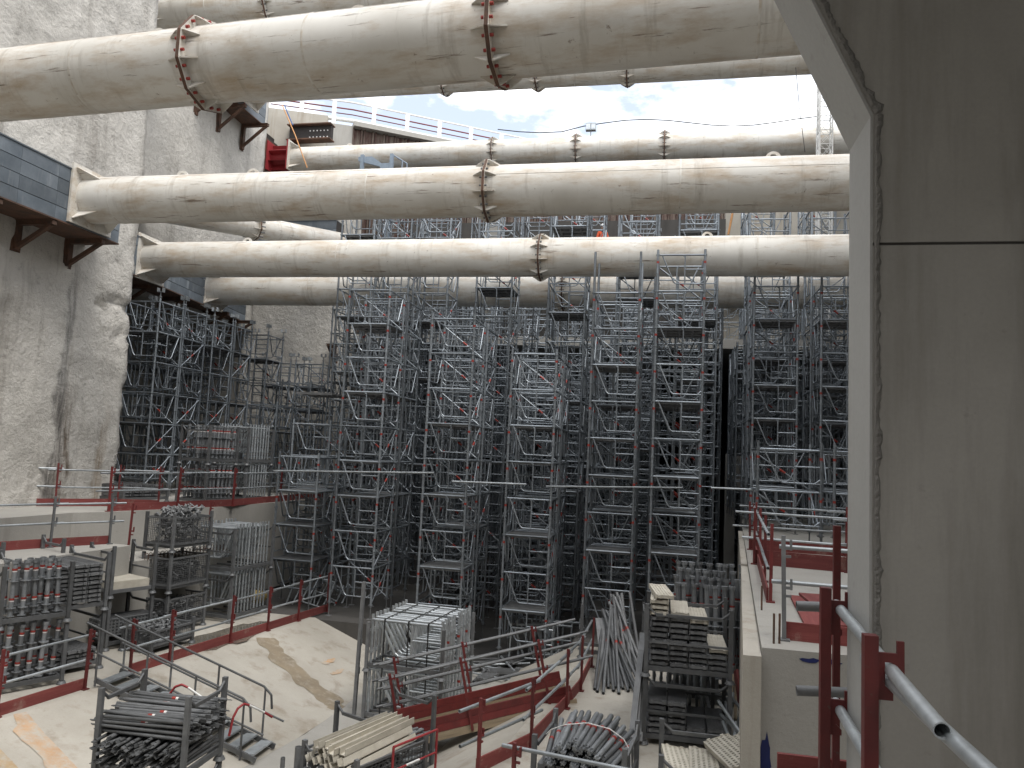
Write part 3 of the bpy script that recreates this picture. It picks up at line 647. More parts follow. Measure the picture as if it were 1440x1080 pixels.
tower('shorter scaffold tower behind the red ramp with dusty decks near its foot', -4.28, YA, ZC, -5.16, 8, (1, 3, 5, 6), seed=4)
tower('tall scaffold tower that the loose tube bundles lean against', -2.06, YA, ZB-.05, -4.42, 9, (2, 4, 5, 7), ext=1.15, seed=5)
tower('tallest scaffold tower, its top guardrail standing before a white pipe', -.35, YA, ZB-.05, -4.37, 10, (2, 4, 6, 8), seed=6)
G2 = 'scaffold towers behind the front row'
mid = 'galvanised scaffold tower packed close behind the front row'
for kk, (x, zb, zf, nl) in enumerate(((-9.26, ZB-.05, -4.36, 9), (-6.67, ZC, -5.19, 9), (-4.28, ZC, -5.16, 8), (-2.06, ZB-.05, -4.42, 9), (-.35, ZB-.05, -4.37, 9), (-11.6, ZB-.05, -4.3, 5))):
    tower('second-row scaffold tower '+('behind the one at the end of the red toe board', 'behind the one at the bright frame stack', 'behind the shorter one with dusty decks', 'behind the one that loose tubes lean on', 'behind the tallest tower', 'behind the low tower by the racked frames')[kk], x, 22.45, zb, zf, nl, (3, 6), group=G2, full=True, seed=11)
G3 = 'scaffold towers between the two middle pipes'
m3 = 'galvanised scaffold tower rising between two white pipes, forked heads under the sky'
for kk, x in enumerate((-11.75, -10.35, -8.9, -6.6, -4.06, -1.75, .25)):
    deep = -7.35 < x < -2.25; zb = ZC if deep else ZB-.05
    if deep and x+1.25 > -2.25: zb = ZC
    nl = 13 if not deep else 14; dk = round(x*10) % 3
    tower('tall scaffold tower rising between two white pipes, '+ORD[kk]+' from the corner wall', x, 25.35, zb, 8.75-nl+(-.35 if not deep else 0)+.15*dk, nl, (4, 7, nl-4, nl-1) if dk else (5, nl-3, nl-2), group=G3, full=True, seed=13, ext=.3, forks=(dk == 1))
for iy, y in enumerate((26.85,)):
    for x in (-10.5, -8.65, -7.25, -5.35, -3.5, -1.5, .05):
        zb = ZC if -7.3 < x < -3.4 else ZB-.05
        tower('dark scaffold tower filling the gaps between the second and third rows', x, y, zb, zb+.4, 9, (3, 6) if iy else (5,), group='scaffold towers filling the gaps', full=False, seed=15+iy)
G4 = 'scaffold towers deep under the roof slab'
m4 = 'dark scaffold tower deep in the shade near and under the roof slab'
for iy, y in enumerate((29.0, 31.2, 33.9, 36.5, 39.2)):
    for ix in range(9):
        x = -13.6+2.38*ix+(.5 if iy % 2 else 0)
        if y < 32.5 and x < -13.9: continue
        zb = ZC if -7.35 < x < -3.5 else ZB-.05
        if -8.6 < x < -7.35: x = -8.65
        if -3.5 <= x < -2.2: x = -2.2
        if x+1.25 > 8.8 or 1.0 < x < 2.3: continue
        tower(m4, x, y, zb, zb+.42, 9 if y > 32 else 11, (2, 5, 8) if (ix+iy) % 2 else (4, 7), group=G4, full=False, seed=17+iy)
# towers on the right-hand bench
GR = 'scaffold towers on the bench behind the barrier rails'
tower('scaffold tower beside the dark gap, behind the red barrier posts', 2.5, 23.75, ZU, -1.56, 7, (1, 3, 4, 6), seed=21, ext=.3)
tower('scaffold tower cut off by the edge of the near concrete wall', 4.42, 23.75, ZU, -1.56, 7, (2, 4, 6), seed=22, ext=.3)
for x in (2.5, 4.42, 6.3):
    for y in (25.4, 29.2, 31.3):
        tower('scaffold tower in the second and third rows on the bench beyond the barrier', x, y, ZU, -1.56, 10 if y < 28 else 6, (3, 5, 9) if y < 28 else (3, 5), group=GR, full=False, seed=23)
tower('low scaffold tower standing before the taller ones behind the red barrier', atY(1066, 640, 19.5).x, 19.5, ZU, -1.55, 2, (), w=1.45, seed=24, ext=.2)
tower('low scaffold bay half hidden by the near concrete wall edge', atY(1066, 640, 19.5).x+1.75, 19.5, ZU, -1.55, 2, (), w=1.45, seed=25, ext=.2)
# towers standing on top of the slab
G5 = 'scaffold towers on top of the roof slab'
for iy, y in enumerate((33.4, 36.2)):
    for ix in range(9 if iy == 0 else 11):
        x = -13.9+(2.42 if iy == 0 else 1.95)*ix+(.4 if iy else 0)
        if x+1.25 > 8.9: continue
        tower('light scaffold tower on the slab whose deck shows between two pipes' if iy == 0 else 'light scaffold tower in the rear row on the slab, behind the decks', x, y, 5.3, 5.6, 5 if iy else 6, (4,) if iy == 0 else (5,), group=G5+(' front' if iy == 0 else ' rear'), full=(iy == 0), seed=31+iy, forks=(ix % 2 == 0))
# narrow scaffold along the set-back wall, on the ledge
G6 = 'scaffold towers on the ledge by the set-back wall'
for k, y in enumerate((21.95, 23.3, 25.2, 26.6)):
    tower('ledge scaffold tower under the steel beam, '+ORD[k]+' from the stained wall', -17.65+(.0 if k < 2 else -.1), y, ZU, -1.5, 6, (1, 3, 5) if k % 2 else (2, 5), group=G6, seed=41+k, forks=True, ext=.12)
for k, (x, y) in enumerate(((-17.5, 28.7), (-17.2, 30.2), (-15.7, 30.2))):
    tower(('ledge scaffold tower just before the corner wall group', 'ledge scaffold tower against the corner wall in the recess corner', 'ledge scaffold tower against the corner wall nearest the open pit')[k], x, y, ZU, -1.5, 6 if k == 0 else 5, (3, 4) if k else (5,), group=G6+' corner', seed=51+k, forks=True, ext=.12)
for x, y, nl in ((-18.95, 22.0, 6), (-18.95, 24.0, 6), (-18.95, 26.0, 6), (-15.9, 26.9, 3), (-15.3, 28.4, 4)):
    tower('scaffold tower squeezed in the shade behind the ledge scaffold', x, y, ZU, -1.5, nl, (2, 4) if nl > 4 else (2,), group='scaffold towers in the shade of the ledge', full=False, seed=61)
# long ledger tubes clamped across the front row
for (x0, y0, x1, y1, lab) in ((385, 662, 610, 665, 'long scaffold tube tied across the low tower and its taller neighbour'), (636, 677, 740, 681, 'scaffold tube tied between the tower behind the frame stack and the next'), (768, 684, 960, 686, 'scaffold tube tied across the two tall towers by the tube bundles'), (1000, 686, 1092, 690, 'scaffold tube reaching over the dark gap to the barrier side')):
    a = atY(x0, y0, 20.70); b = atY(x1, y1, 20.70); mb = MB(); mb.tube(a, b, .026, 8); tag(mb.build('scaffold_tube', 'galvanised'), lab, 'tube')

# ================================================================== GUARDRAILS
def red_post(h, tilt=None):
    mb = MB(); mb.box((0, 0, h/2), (.045, .045, h))
    for z in (h-.14, h*.5):
        mb.box((.05, 0, z), (.07, .03, .03)); mb.box((.08, 0, z+.04), (.025, .035, .12)); mb.box((.05, 0, z-.09), (.06, .03, .025))
    mb.box((0, 0, .01), (.12, .12, .02)); return mb
def guardrail(label, pts, h=1.1, rails=(.98, .52), toe=.2, post='red_paint', rail='galvanised', over=.25, lean=0.0, skip=(), rail_r=.024, toe_mat='red_timber', group=None, jitter=.02):
    pts = [Vector(p) for p in pts]; root = thing('guardrail', label, 'guardrail', pts[0], 0, group); o = pts[0]; rng = random.Random(len(pts)+int(abs(o.x*10)))
    for i, p in enumerate(pts):
        if i in skip: continue
        d = (pts[min(i+1, len(pts)-1)]-pts[max(i-1, 0)]); a = math.atan2(d.y, d.x)
        red_post(h).build('post', post, root, p-o, (rng.uniform(-jitter, jitter)+lean, rng.uniform(-jitter, jitter), a))
    for z in rails:
        for a, b in zip(pts, pts[1:]):
            d = (b-a).normalized(); s = Vector((-d.y, d.x, 0))*.05; zz = Vector((0, 0, z+rng.uniform(-.02, .02)))
            mb = MB(); mb.pipe(a-o+zz+s-d*over*rng.uniform(.4, 1), b-o+zz+s+d*over*rng.uniform(.4, 1), rail_r, .004, 8); mb.build('rail', rail, root)
    if toe:
        for a, b in zip(pts, pts[1:]):
            d = (b-a); L = d.length; mb = MB(); mb.box((L/2, .04, toe/2), (L-.01, .028, toe)); q = mb.build('toe_board', toe_mat, root, a-o, dirrot(a, b))
    return root
def ez(x, y): return Vector((x, y, ZB))
def edge_pts(ys, dx=-.12): return [ez(EL(y)+dx, y) for y in ys]
guardrail('red posts and toe board along the bank edge before the vertical tube pallets', edge_pts((9.6, 11.2, 12.9)))
guardrail('long red toe board and thin red posts along the bank edge past the stairs', edge_pts((13.95, 15.0, 16.9, 18.3, 19.6, 21.0)), over=.35)
# upper ledge
guardrail('red posts and tubes along the ledge beneath the stained wall', [Vector((-16.8, 16.8, ZU)), Vector((-15.9, 17.8, ZU)), Vector((-14.9, 18.9, ZU)), Vector((-13.9, 19.3, ZU))], h=1.15)
guardrail('faded rail with red boards on the concrete step under the ledge', [Vector((-14.2, 13.6, -2.55)), Vector((-13.6, 15.2, -2.55)), Vector((-13.0, 16.35, -2.55))], h=1.15, post='pallet_steel', over=.5)
guardrail('red posts and red boards along the ledge in front of the racked props', [Vector((-13.95, 17.4, ZU)), Vector((-13.3, 19.3, ZU)), Vector((-12.75, 21.2, ZU)), Vector((-12.7, 24.0, ZU)), Vector((-12.7, 27.5, ZU))], h=1.15, over=.4)
for k, (x, y) in enumerate(((-12.9, 16.9), (-12.3, 19.3))):
    mb = red_post(1.35); tag(mb.build('barrier_post', 'red_paint', None, (x, y, -2.95), (.02, .03, .3)), ('lone faded red post on the ledge near the empty steel racks', 'lone red post on the ledge behind the mesh cages')[k], 'post')
# storage bench edge
gp = [atZ(672, 1090, ZB), atZ(747, 1052, ZB), atZ(797, 997, ZB), atZ(817, 972, ZB), atZ(832, 938, ZB)]
guardrail('bright red posts with hooks and two tubes along the storage bench edge', gp, toe=.22, over=.45, rail_r=.027)
a = atZ(753, 1100, ZB)
pn = [Vector((-1.75, 9.75, ZB)), Vector((.45, 9.35, ZB)), Vector((1.9, 9.1, ZB))]
guardrail('red post and long tube crossing in front of the tied tube bundle', pn, h=1.15, rails=(1.05, .5), toe=0, over=.2, rail_r=.027)

# ================================================================== RED RAMP
ra = atZ(556, 1052, -5.5); rb_ = atZ(808, 990, ZB-.02); rd = (rb_-ra); rdn = rd.normalized(); side = Vector((-rdn.y, rdn.x, 0)).normalized()
ramp = thing('red_ramp', 'red gangway ramp with tilted posts rising from the channel to the storage bench', 'ramp', ra); RLn = rd.length
rq = dirrot(ra, rb_); ramp.rotation_euler = rq
for k in range(4): mb = MB(); mb.box((RLn/2, .13+.24*k, .02), (RLn, .22, .045)); mb.build('deck_board', 'timber', ramp)
for y in (0, .98):
    mb = MB(); mb.box((RLn/2, y, .02), (RLn+.1, .06, .14)); mb.build('side_beam', 'timber', ramp)
    for i, (z0, z1) in enumerate(((.10, .23), (.235, .36))): mb = MB(); mb.box2((.02, y-.02+.006*i, z0), (RLn-.02, y+.02+.006*i, z1)); mb.build('toe_board', 'red_paint', ramp)
for y, xs in ((-.05, (.12, RLn*.42, RLn*.86)), (1.03, (.2, RLn*.46, RLn*.88))):
    for x in xs:
        mb = MB(); mb.box((0, 0, .68), (.05, .05, 1.36)); mb.box((.045, 0, 1.26), (.06, .03, .03)); mb.box((.08, 0, 1.28), (.02, .034, .11)); mb.box((.045, 0, .78), (.06, .03, .03)); mb.box((.08, 0, .80), (.02, .034, .11)); mb.build('post', 'red_paint', ramp, (x, y, 0))
    for z in (1.26, .78):
        for j in (0, .06): mb = MB(); mb.pipe((-.1-j*2, y+.05+j*.6, z+j*.3), (RLn+.35+j*3, y+.05+j*.6, z+.02), .024, .004, 8); mb.build('rail', 'galvanised_dull', ramp)

# ================================================================== STAIRS ON THE BANK
st = thing('bank_stairs', 'narrow steel stairs with two grey handrails going down the sloping bank', 'stairs', (0, 0, 0))
ya, yb = 13.05, 13.80
def sp(t, y, h=0.0):
    p = on_bank(13.4, t, .1); return Vector((p.x, y, p.z+h))
for y in (ya+.03, yb-.03):
    mb = MB(); a, b = sp(-.04, y), sp(1.02, y); dd = b-a; mb.box(((a+b)/2), (dd.length, .04, .09), rot=dd.to_track_quat('X', 'Z').to_matrix()); mb.build('stringer', 'pallet_steel', st)
for k in range(11):
    p = sp(.02+.095*k, (ya+yb)/2, .03); mb = MB(); mb.box(p, (.22, yb-ya-.08, .035)); mb.build('tread', 'galvanised', st)
for y in (ya, yb):
    off = Vector((0, 0, .95)); pts = [sp(-.12, y)+off, sp(.92, y)+off, sp(.97, y)+Vector((0, 0, .86)), sp(.98, y)+Vector((0, 0, .62))]
    mb = MB(); mb.path(pts, .022, 8); mb.build('handrail', 'pallet_steel', st)
    mb = MB(); mb.path([sp(-.05, y)+Vector((0, 0, .5)), sp(1.06, y)+Vector((0, 0, .5))], .02, 8); mb.build('mid_rail', 'pallet_steel', st)
    for t in (-.03, .30, .62, .93): p = sp(t, y); mb = MB(); mb.tube(p-Vector((0, 0, .1)), p+off, .02, 8); mb.build('baluster', 'pallet_steel', st)

# ================================================================== STILLAGES AND THEIR LOADS
def stillage(label, c, rz, L=1.25, W=.95, H=1.05, top=True, group=None, mat='pallet_steel', mesh=False):
    """post pallet: square posts with cup feet, base frame, end rails; c = centre of the base"""
    root = thing('mesh_cage' if mesh else 'post_pallet', label, 'cage' if mesh else 'pallet', c, rz, group); p = .065
    mb = MB()
    for s in (-1, 1): mb.box((0, s*(W/2-.03), .14), (L-p, .05, .08)); mb.box((s*(L/2-.03), 0, .14), (.05, W-p, .08))
    for k in range(4): mb.box((-L/2+L*(k+.5)/4, 0, .16), (.06, W-p, .04))
    mb.build('base_frame', mat, root)
    for sx in (-1, 1):
        for sy in (-1, 1):
            q = MB(); q.box((0, 0, H/2+.06), (p, p, H-.02)); q.build('post', mat, root, (sx*L/2, sy*W/2, 0))
            q = MB(); q.tube((0, 0, .0), (0, 0, .05), .09, 8, .06); q.build('foot', mat, root, (sx*L/2, sy*W/2, .012))
        if top:
            q = MB(); q.box((0, 0, H-.12), (.04, W-.3, .05)); 
            for sy in (-1, 1): q.tube((0, sy*(W/2-.16), H-.12), (0, sy*(W/2-.01), H), .022, 6)
            q.build('end_rail', mat, root, (sx*L/2, 0, 0))
            q = MB(); q.box((0, 0, H*.5), (.03, W-.06, .035)); q.build('end_rail', mat, root, (sx*L/2, 0, 0))
    if mesh:
        def grid(w, h, n, m_):
            g = MB()
            for i in range(n+1): x = -w/2+w*i/n; g.tube((x, 0, 0), (x, 0, h), .0045, 4)
            for j in range(m_+1): z = h*j/m_; g.tube((-w/2, .004, z), (w/2, .004, z), .0045, 4)
            g.box((0, 0, h), (w, .035, .04)); g.box((0, 0, h*.02), (w, .035, .04)); g.box((0, 0, h*.5), (.03, .03, h)); return g
        for s in (-1, 1):
            grid(L-p, H-.25, 20, 13).build('mesh_panel', mat, root, (0, s*W/2, .17)); grid(W-p, H-.25, 14, 13).build('mesh_panel', mat, root, (s*L/2, 0, .17), (0, 0, R(90)))
        q = MB(); q.box((0, 0, .19), (L-.1, W-.1, .02)); q.build('floor_sheet', mat, root)
    return root
def loc(c, rz, p):
    v = Matrix.Rotation(rz, 3, 'Z') @ Vector(p); return Vector(c)+v
# --- reusable stored pieces
def deck_mesh(L, w=.30, h=.075, ribs=5):
    mb = MB(); mb.box((0, 0, -.012), (L, w-.02, .012)); 
    for s in (-1, 1): mb.box((0, s*(w/2-.008), -h/2), (L, .016, h)); mb.box((s*(L/2-.01), 0, -h*.45), (.02, w-.034, h*.7))
    for k in range(ribs): mb.box((0, -w/2+w*(k+1)/(ribs+1), -.002), (L-.08, .012, .012))
    for sx in (-1, 1):
        for sy in (-.32, .32): mb.box((sx*(L/2+.018), sy*w, -.03), (.045, .05, .05))
    return mb
DECK = {k: mm(deck_mesh(1.15), m) for k, m in (('grey', 'galvanised_dull'), ('pale', 'pale_steel'))}
DECKL = {k: mm(deck_mesh(1.45, .30), m) for k, m in (('grey', 'galvanised_dull'),)}
def perf_mesh(L=1.3, w=.34, nx=15, ny=5):
    mb = MB(); hx = L/nx; hy = w/ny
    for i in range(nx):
        for j in range(ny):
            x0 = -L/2+i*hx; y0 = -w/2+j*hy; a, b = hx*.24, hy*.24; o = [(x0, y0), (x0+hx, y0), (x0+hx, y0+hy), (x0, y0+hy)]; q = [(x0+a, y0+b), (x0+hx-a, y0+b), (x0+hx-a, y0+hy-b), (x0+a, y0+hy-b)]
            mb.add([(*p, 0) for p in o]+[(*p, 0) for p in q]+[(*p, -.015) for p in q], [(0, 1, 5, 4), (1, 2, 6, 5), (2, 3, 7, 6), (3, 0, 4, 7), (4, 5, 9, 8), (5, 6, 10, 9), (6, 7, 11, 10), (7, 4, 8, 11)])
    for s in (-1, 1): mb.box((0, s*(w/2+.008), -.03), (L+.02, .016, .075)); mb.box((s*(L/2+.006), 0, -.03), (.012, w, .07)); mb.box((s*(L/2+.03), .1, -.01), (.05, .045, .04)); mb.box((s*(L/2+.03), -.1, -.01), (.05, .045, .04))
    return mb
PERF = mm(perf_mesh(), 'pale_steel'); PERFD = mm(perf_mesh(), 'pallet_steel')
def put(name, me, label, cat, group, p, rot=(0, 0, 0)): return tag(inst(name, me, None, p, rot), label, cat, group)
def prop_mesh(h=1.0, r=.034):
    mb = MB(); mb.tube((0, 0, 0), (0, 0, h), r, 10)
    for z in (.14*h, .62*h): mb.tube((0, 0, z), (0, 0, z+.012), r*2.1, 8)
    mb.box((0, 0, .006), (.12, .12, .012)); mb.tube((0, 0, h-.06), (0, 0, h), r*1.35, 10)
    mb.mat(1)
    for z in (.27*h, .8*h): mb.tube((0, 0, z+.02), (0, 0, z+.055), r*1.06, 10, caps=False)
    mb.mat(2)
    for z in (.26*h, .79*h): mb.tube((0, 0, z+.005), (0, 0, z+.02), r*1.06, 10, caps=False)
    return mm(mb, ['galvanised_mid', 'label_red', 'label_white'])
PROP = prop_mesh(1.0, .042); PROPT = prop_mesh(2.1, .05); PROPM = prop_mesh(1.35, .036)
_fmb = MB(); TR = .032; frame_mb(1.15, _fmb, None, 7)
_fmb.tube((0, 0, 0), (0, 0, 1.12), .026, 8); _fmb.tube((1.15, 0, 0), (1.15, 0, 1.12), .026, 8)
for z in (.25, .75): _fmb.tube((0, 0, z-.03), (0, 0, z+.03), .036, 8); _fmb.tube((1.15, 0, z-.03), (1.15, 0, z+.03), .036, 8)
_fmb.mat(1); _fmb.tube((1.15, 0, .52), (1.15, 0, .58), .028, 8, caps=False)
FRAME = mm(_fmb, ['galvanised_bright', 'label_red'])
_fm2 = MB(); _fm2.v, _fm2.f, _fm2.m, _fm2.sm = _fmb.v, _fmb.f, _fmb.m, _fmb.sm
FRAMED = mm(_fm2, ['galvanised', 'label_red'])
FRAMEN = FRAME.copy(); FRAMEN.materials[1] = MAT['galvanised_bright']
UB = R(90)-math.atan(.135)                              # bench direction

# left bench, tube pallet pair
a, b = atZ(-12, 981, ZB), atZ(86, 962, ZB); c = (a+b)/2; rz = math.atan2((b-a).y, (b-a).x); nl = Vector((-math.sin(rz), math.cos(rz), 0)); c = c+nl*.48; c.z = ZB
Lp = (b-a).length
for k, lab in enumerate(('lower post pallet of upright labelled tubes beside the red toe board', 'upper post pallet of upright labelled tubes, topmost of its stack')):
    cc = c+Vector((0, 0, 1.16*k)); stillage(lab, cc, rz, Lp, .95, 1.08)
    for i in range(5):
        for j in range(2):
            p = loc(cc, rz, (-Lp/2+.2+i*(Lp-.36)/4, -.36+.3*j, .2)); put('storage_tube', PROP, ('upright galvanised tube with red labels in the lower pallet', 'upright galvanised tube with red labels in the upper pallet')[k], 'tube', 'upright tubes in the '+('lower', 'upper')[k]+' pallet', p, (random.uniform(-.05, .05), random.uniform(-.07, .07), random.uniform(0, 3)))
# plank pallets behind
c2 = atZ(140, 940, ZB); rz2 = rz+R(4); cA = Vector((c2.x-.75, c2.y+.1, ZB))
ax = Vector((math.cos(rz2), math.sin(rz2), 0)); ay = Vector((-math.sin(rz2), math.cos(rz2), 0))
cA = c2-ax*.70+ay*.78; cA.z = ZB
for k, (rows, lab) in enumerate(((3, 'lower post pallet with three layers of scaffold planks'), (9, 'upper post pallet filled with a neat block of scaffold planks'))):
    cc = cA+Vector((0, 0, 1.16*k)); stillage(lab, cc, rz2, 1.4, 1.5, 1.12)
    for r_ in range(rows):
        for q in range(4): put('scaffold_plank', DECKL['grey'], ('grey scaffold plank in the low three-layer stack', 'grey scaffold plank in the tall block on the upper pallet')[k], 'plank', 'planks on the '+('lower', 'upper')[k]+' plank pallet', loc(cc, rz2, (-.47+.312*q, random.uniform(-.02, .02), .27+.086*r_)), (0, 0, rz2+R(90)+random.uniform(-.01, .01)))
cB = cA+ay*1.3+ax*.9; cB.z = ZB
stillage('post pallet of stacked dark planks next to the perforated panels', cB+Vector((-.2, .1, 0)), rz2, 1.0, 1.0, 1.3)
for r_ in range(11):
    for q in range(3): put('scaffold_plank', DECK['grey'], 'dark scaffold plank in the stack behind the low three-layer pile', 'plank', 'planks in the dark rear stack', loc(cB+Vector((-.2, .1, 0)), rz2, (-.31+.31*q, 0, .27+.088*r_)), (0, 0, rz2+R(90)))
# perforated panel pallet with a pale platform and empty rack
cC = atZ(206, 905, ZB); cC = cC-ax*.45+ay*.5; cC.z = ZB
stillage('post pallet holding perforated panels under a pale tray', cC, rz2, 1.0, .95, 1.05)
for i in range(6): put('perforated_sheet', PERFD, 'dark perforated steel panel standing on edge under the pale tray', 'panel', 'perforated panels in the pallet', loc(cC, rz2, (0, -.44+.1*i, .48)), (R(90), 0, rz2))
stillage('empty post pallet stacked on top of the perforated panels', cC+Vector((0, 0, 1.13)), rz2, 1.0, .95, 1.1)
t = thing('steel_tray', 'pale shallow steel tray lying inside the empty post pallet', 'tray', loc(cC, rz2, (0, 0, 1.37)), rz2)
mb = MB(); mb.box((0, 0, .1), (.85, .85, .02)); mb.build('top_sheet', 'pale_steel', t)
for s in (-1, 1): mb = MB(); mb.box((0, s*.42, 0), (.85, .03, .2)); mb.build('rim', 'pale_steel', t); mb = MB(); mb.box((s*.42, 0, 0), (.03, .8, .2)); mb.build('rim', 'pale_steel', t)
stillage('empty post pallet frame behind the filled plank pallet', cA+ay*1.35+Vector((0, 0, 1.16)), rz2, 1.2, .9, 1.25)
# small crate of couplers at the bench edge
cD = atZ(213, 915, ZB)+Vector((-.1, .35, 0)); cD.z = ZB
stillage('low mesh crate of scaffold couplers by the red toe board', cD, UB, 1.25, .8, .55, top=False, mesh=True)
def junk(label, c, rz, L, W, z, n, seed, m='galvanised_dull', r=.018, ln=.28):
    rng = random.Random(seed); mb = MB()
    for i in range(n):
        p = Vector((rng.uniform(-L/2+.1, L/2-.1), rng.uniform(-W/2+.1, W/2-.1), z*rng.random()**.6)); d = Vector((rng.uniform(-1, 1), rng.uniform(-1, 1), rng.uniform(-.5, .5))).normalized()*ln*rng.uniform(.3, .6)
        if rng.random() < .6: mb.tube(p-d, p+d, r*rng.uniform(.7, 1.4), 6)
        else: mb.box(p, (rng.uniform(.05, .12), rng.uniform(.04, .1), rng.uniform(.03, .08)), rot=Euler((rng.random()*3, rng.random()*3, rng.random()*3)).to_matrix())
    o = mb.build('scaffold_fittings', m, None, c, (0, 0, rz)); o['kind'] = 'stuff'; o['label'] = label; o['category'] = 'fittings'; return o
junk('loose couplers heaped in the low crate', cD+Vector((0, 0, .22)), UB, 1.15, .7, .3, 170, 3)
# tall mesh cages
cE = atZ(239, 893, ZB)+Vector((-.42, .62, 0)); cE.z = ZB
for k, lab in enumerate(('lowest mesh cage of the tall stack on the bench', 'middle mesh cage of the tall stack, full of steel fittings', 'topmost mesh cage of the stack, heaped over with fittings')):
    cc = cE+Vector((0, 0, .98*k)); stillage(lab, cc, UB, 1.3, .85, .9, top=False, mesh=True); junk(('fittings in the lowest cage', 'fittings in the middle cage', 'fittings heaped high in the topmost cage')[k], cc+Vector((0, 0, .24)), UB, 1.25, .8, (.5, .45, .82)[k], 320, 20+k, 'pallet_steel' if k < 2 else 'galvanised_dull')
# racks of frames
def frame_rack(label, c, rz, nfr, pitch, tiers, mesh, glabel, group, still=True, tierh=1.22):
    for k in range(tiers):
        cc = Vector(c)+Vector((0, 0, tierh*k))
        if still: stillage(label[k], cc, rz, nfr*pitch+.16, 1.3, tierh-.04, top=True, mat='pallet_steel')
        for i in range(nfr):
            put('stacked_guardrail', mesh, glabel, 'frame', group, loc(cc, rz, (-nfr*pitch/2+(i+.5)*pitch, -.575, .2)), (random.uniform(-.01, .01), random.uniform(-.02, .02), rz+R(90)))
cF = atZ(345, 868, ZB)+Vector((-.55, .1, 0)); cF.z = ZB
frame_rack(('lower rack of upright galvanised frames beside the mesh cages', 'upper rack of upright galvanised frames beside the mesh cages'), cF, UB, 11, .135, 2, FRAMED, 'upright galvanised frame racked beside the mesh cages', 'frames racked by the mesh cages')
cG = Vector((-13.6, 22.2, ZU))
frame_rack(('lower rack of bright frames on the ledge under the scaffold', 'upper rack of bright frames on the ledge under the scaffold'), cG+Vector((.0, .85, 0)), R(80), 8, .13, 2, FRAME, 'bright upright frame racked on the ledge', 'frames racked on the ledge', tierh=1.2)
for k in range(2):
    cc = cG+Vector((-.25, -.75, 1.2*k)); stillage(('lower pallet of upright props on the ledge', 'upper pallet of upright props with red collars on the ledge')[k], cc, R(80), 1.2, 1.1, 1.15)
    for i in range(7):
        for j in range(3): put('steel_prop', PROP, 'upright prop with red collar standing on the ledge pallets', 'prop', 'props on the ledge pallets', loc(cc, R(80), (-.5+.165*i, -.45+.4*j, .2)), (random.uniform(-.04, .04), random.uniform(-.05, .05), 0))
stillage('dark pallet of planks lying on the ledge by the wall scaffold', Vector((-15.6, 20.4, ZU)), R(75), 1.5, 1.2, .5, top=False)
for r_ in range(4):
    for q in range(4): put('scaffold_plank', DECK['grey'], 'dark plank stacked on the ledge by the wall scaffold', 'plank', 'planks on the ledge', Vector((-15.6, 20.4, ZU))+Vector((-.3+.1*q, -.45+.31*q, .27+.088*r_)), (0, 0, R(-12)))
# centre stack of bright frames
cH = (atZ(508, 1015, ZC)+atZ(620, 1018, ZC))/2; cH.z = ZC; dH = R(86)
H0 = cH+Vector((math.cos(dH), math.sin(dH), 0))*.95
for k in range(2):
    cc = H0+Vector((0, 0, 1.03*k-.06)); stillage(('lower steel rack under the tall stack of bright galvanised frames', 'upper steel rack holding the topmost bright galvanised frames')[k], cc, dH, 2.0, 1.72, .98, top=False, mat='galvanised_dull')
    for i in range(10):
        g = .08 if i > 4 else 0
        o = put('stacked_guardrail', FRAME if (i+k) % 3 == 0 else FRAMEN, ('bright galvanised frame in the lower tier of the tall stack', 'bright galvanised frame in the upper tier of the tall stack')[k], 'frame', 'bright frames '+('lower', 'upper')[k]+' tier', loc(cc, dH, (-.92+.192*i+g, .8, .17+random.uniform(0, .02))), (random.uniform(-.02, .02), 0, dH-R(90)+random.uniform(-.015, .015))); o.scale = (1.39, 1, .9)
    for yy in (-.5, -.05, .5):
        mb = MB(); mb.box((-.97, yy, .62), (.006, .03, 1.0)); mb.box((0, yy, 1.12), (1.94, .03, .006)); mb.box((.97, yy, .62), (.006, .03, 1.0)); tag(mb.build('black_strap', 'black_strap', None, cc, (0, 0, dH)), ('black strap round the lower tier of bright frames', 'black strap round the upper tier of bright frames')[k], 'strap', 'straps round the bright frames '+str(k))
mb = MB(); mb.box((0, 0, 1.4), (.07, .07, 2.8))
for z in (.9, 1.5, 2.5): mb.box((.06, 0, z), (.12, .02, .14))
tag(mb.build('rack_post', 'galvanised_dull', None, loc(H0, dH, (-.9, 1.12, 0)), (0, .03, dH)), 'tall thin steel post standing at the corner of the bright frame stack', 'post')

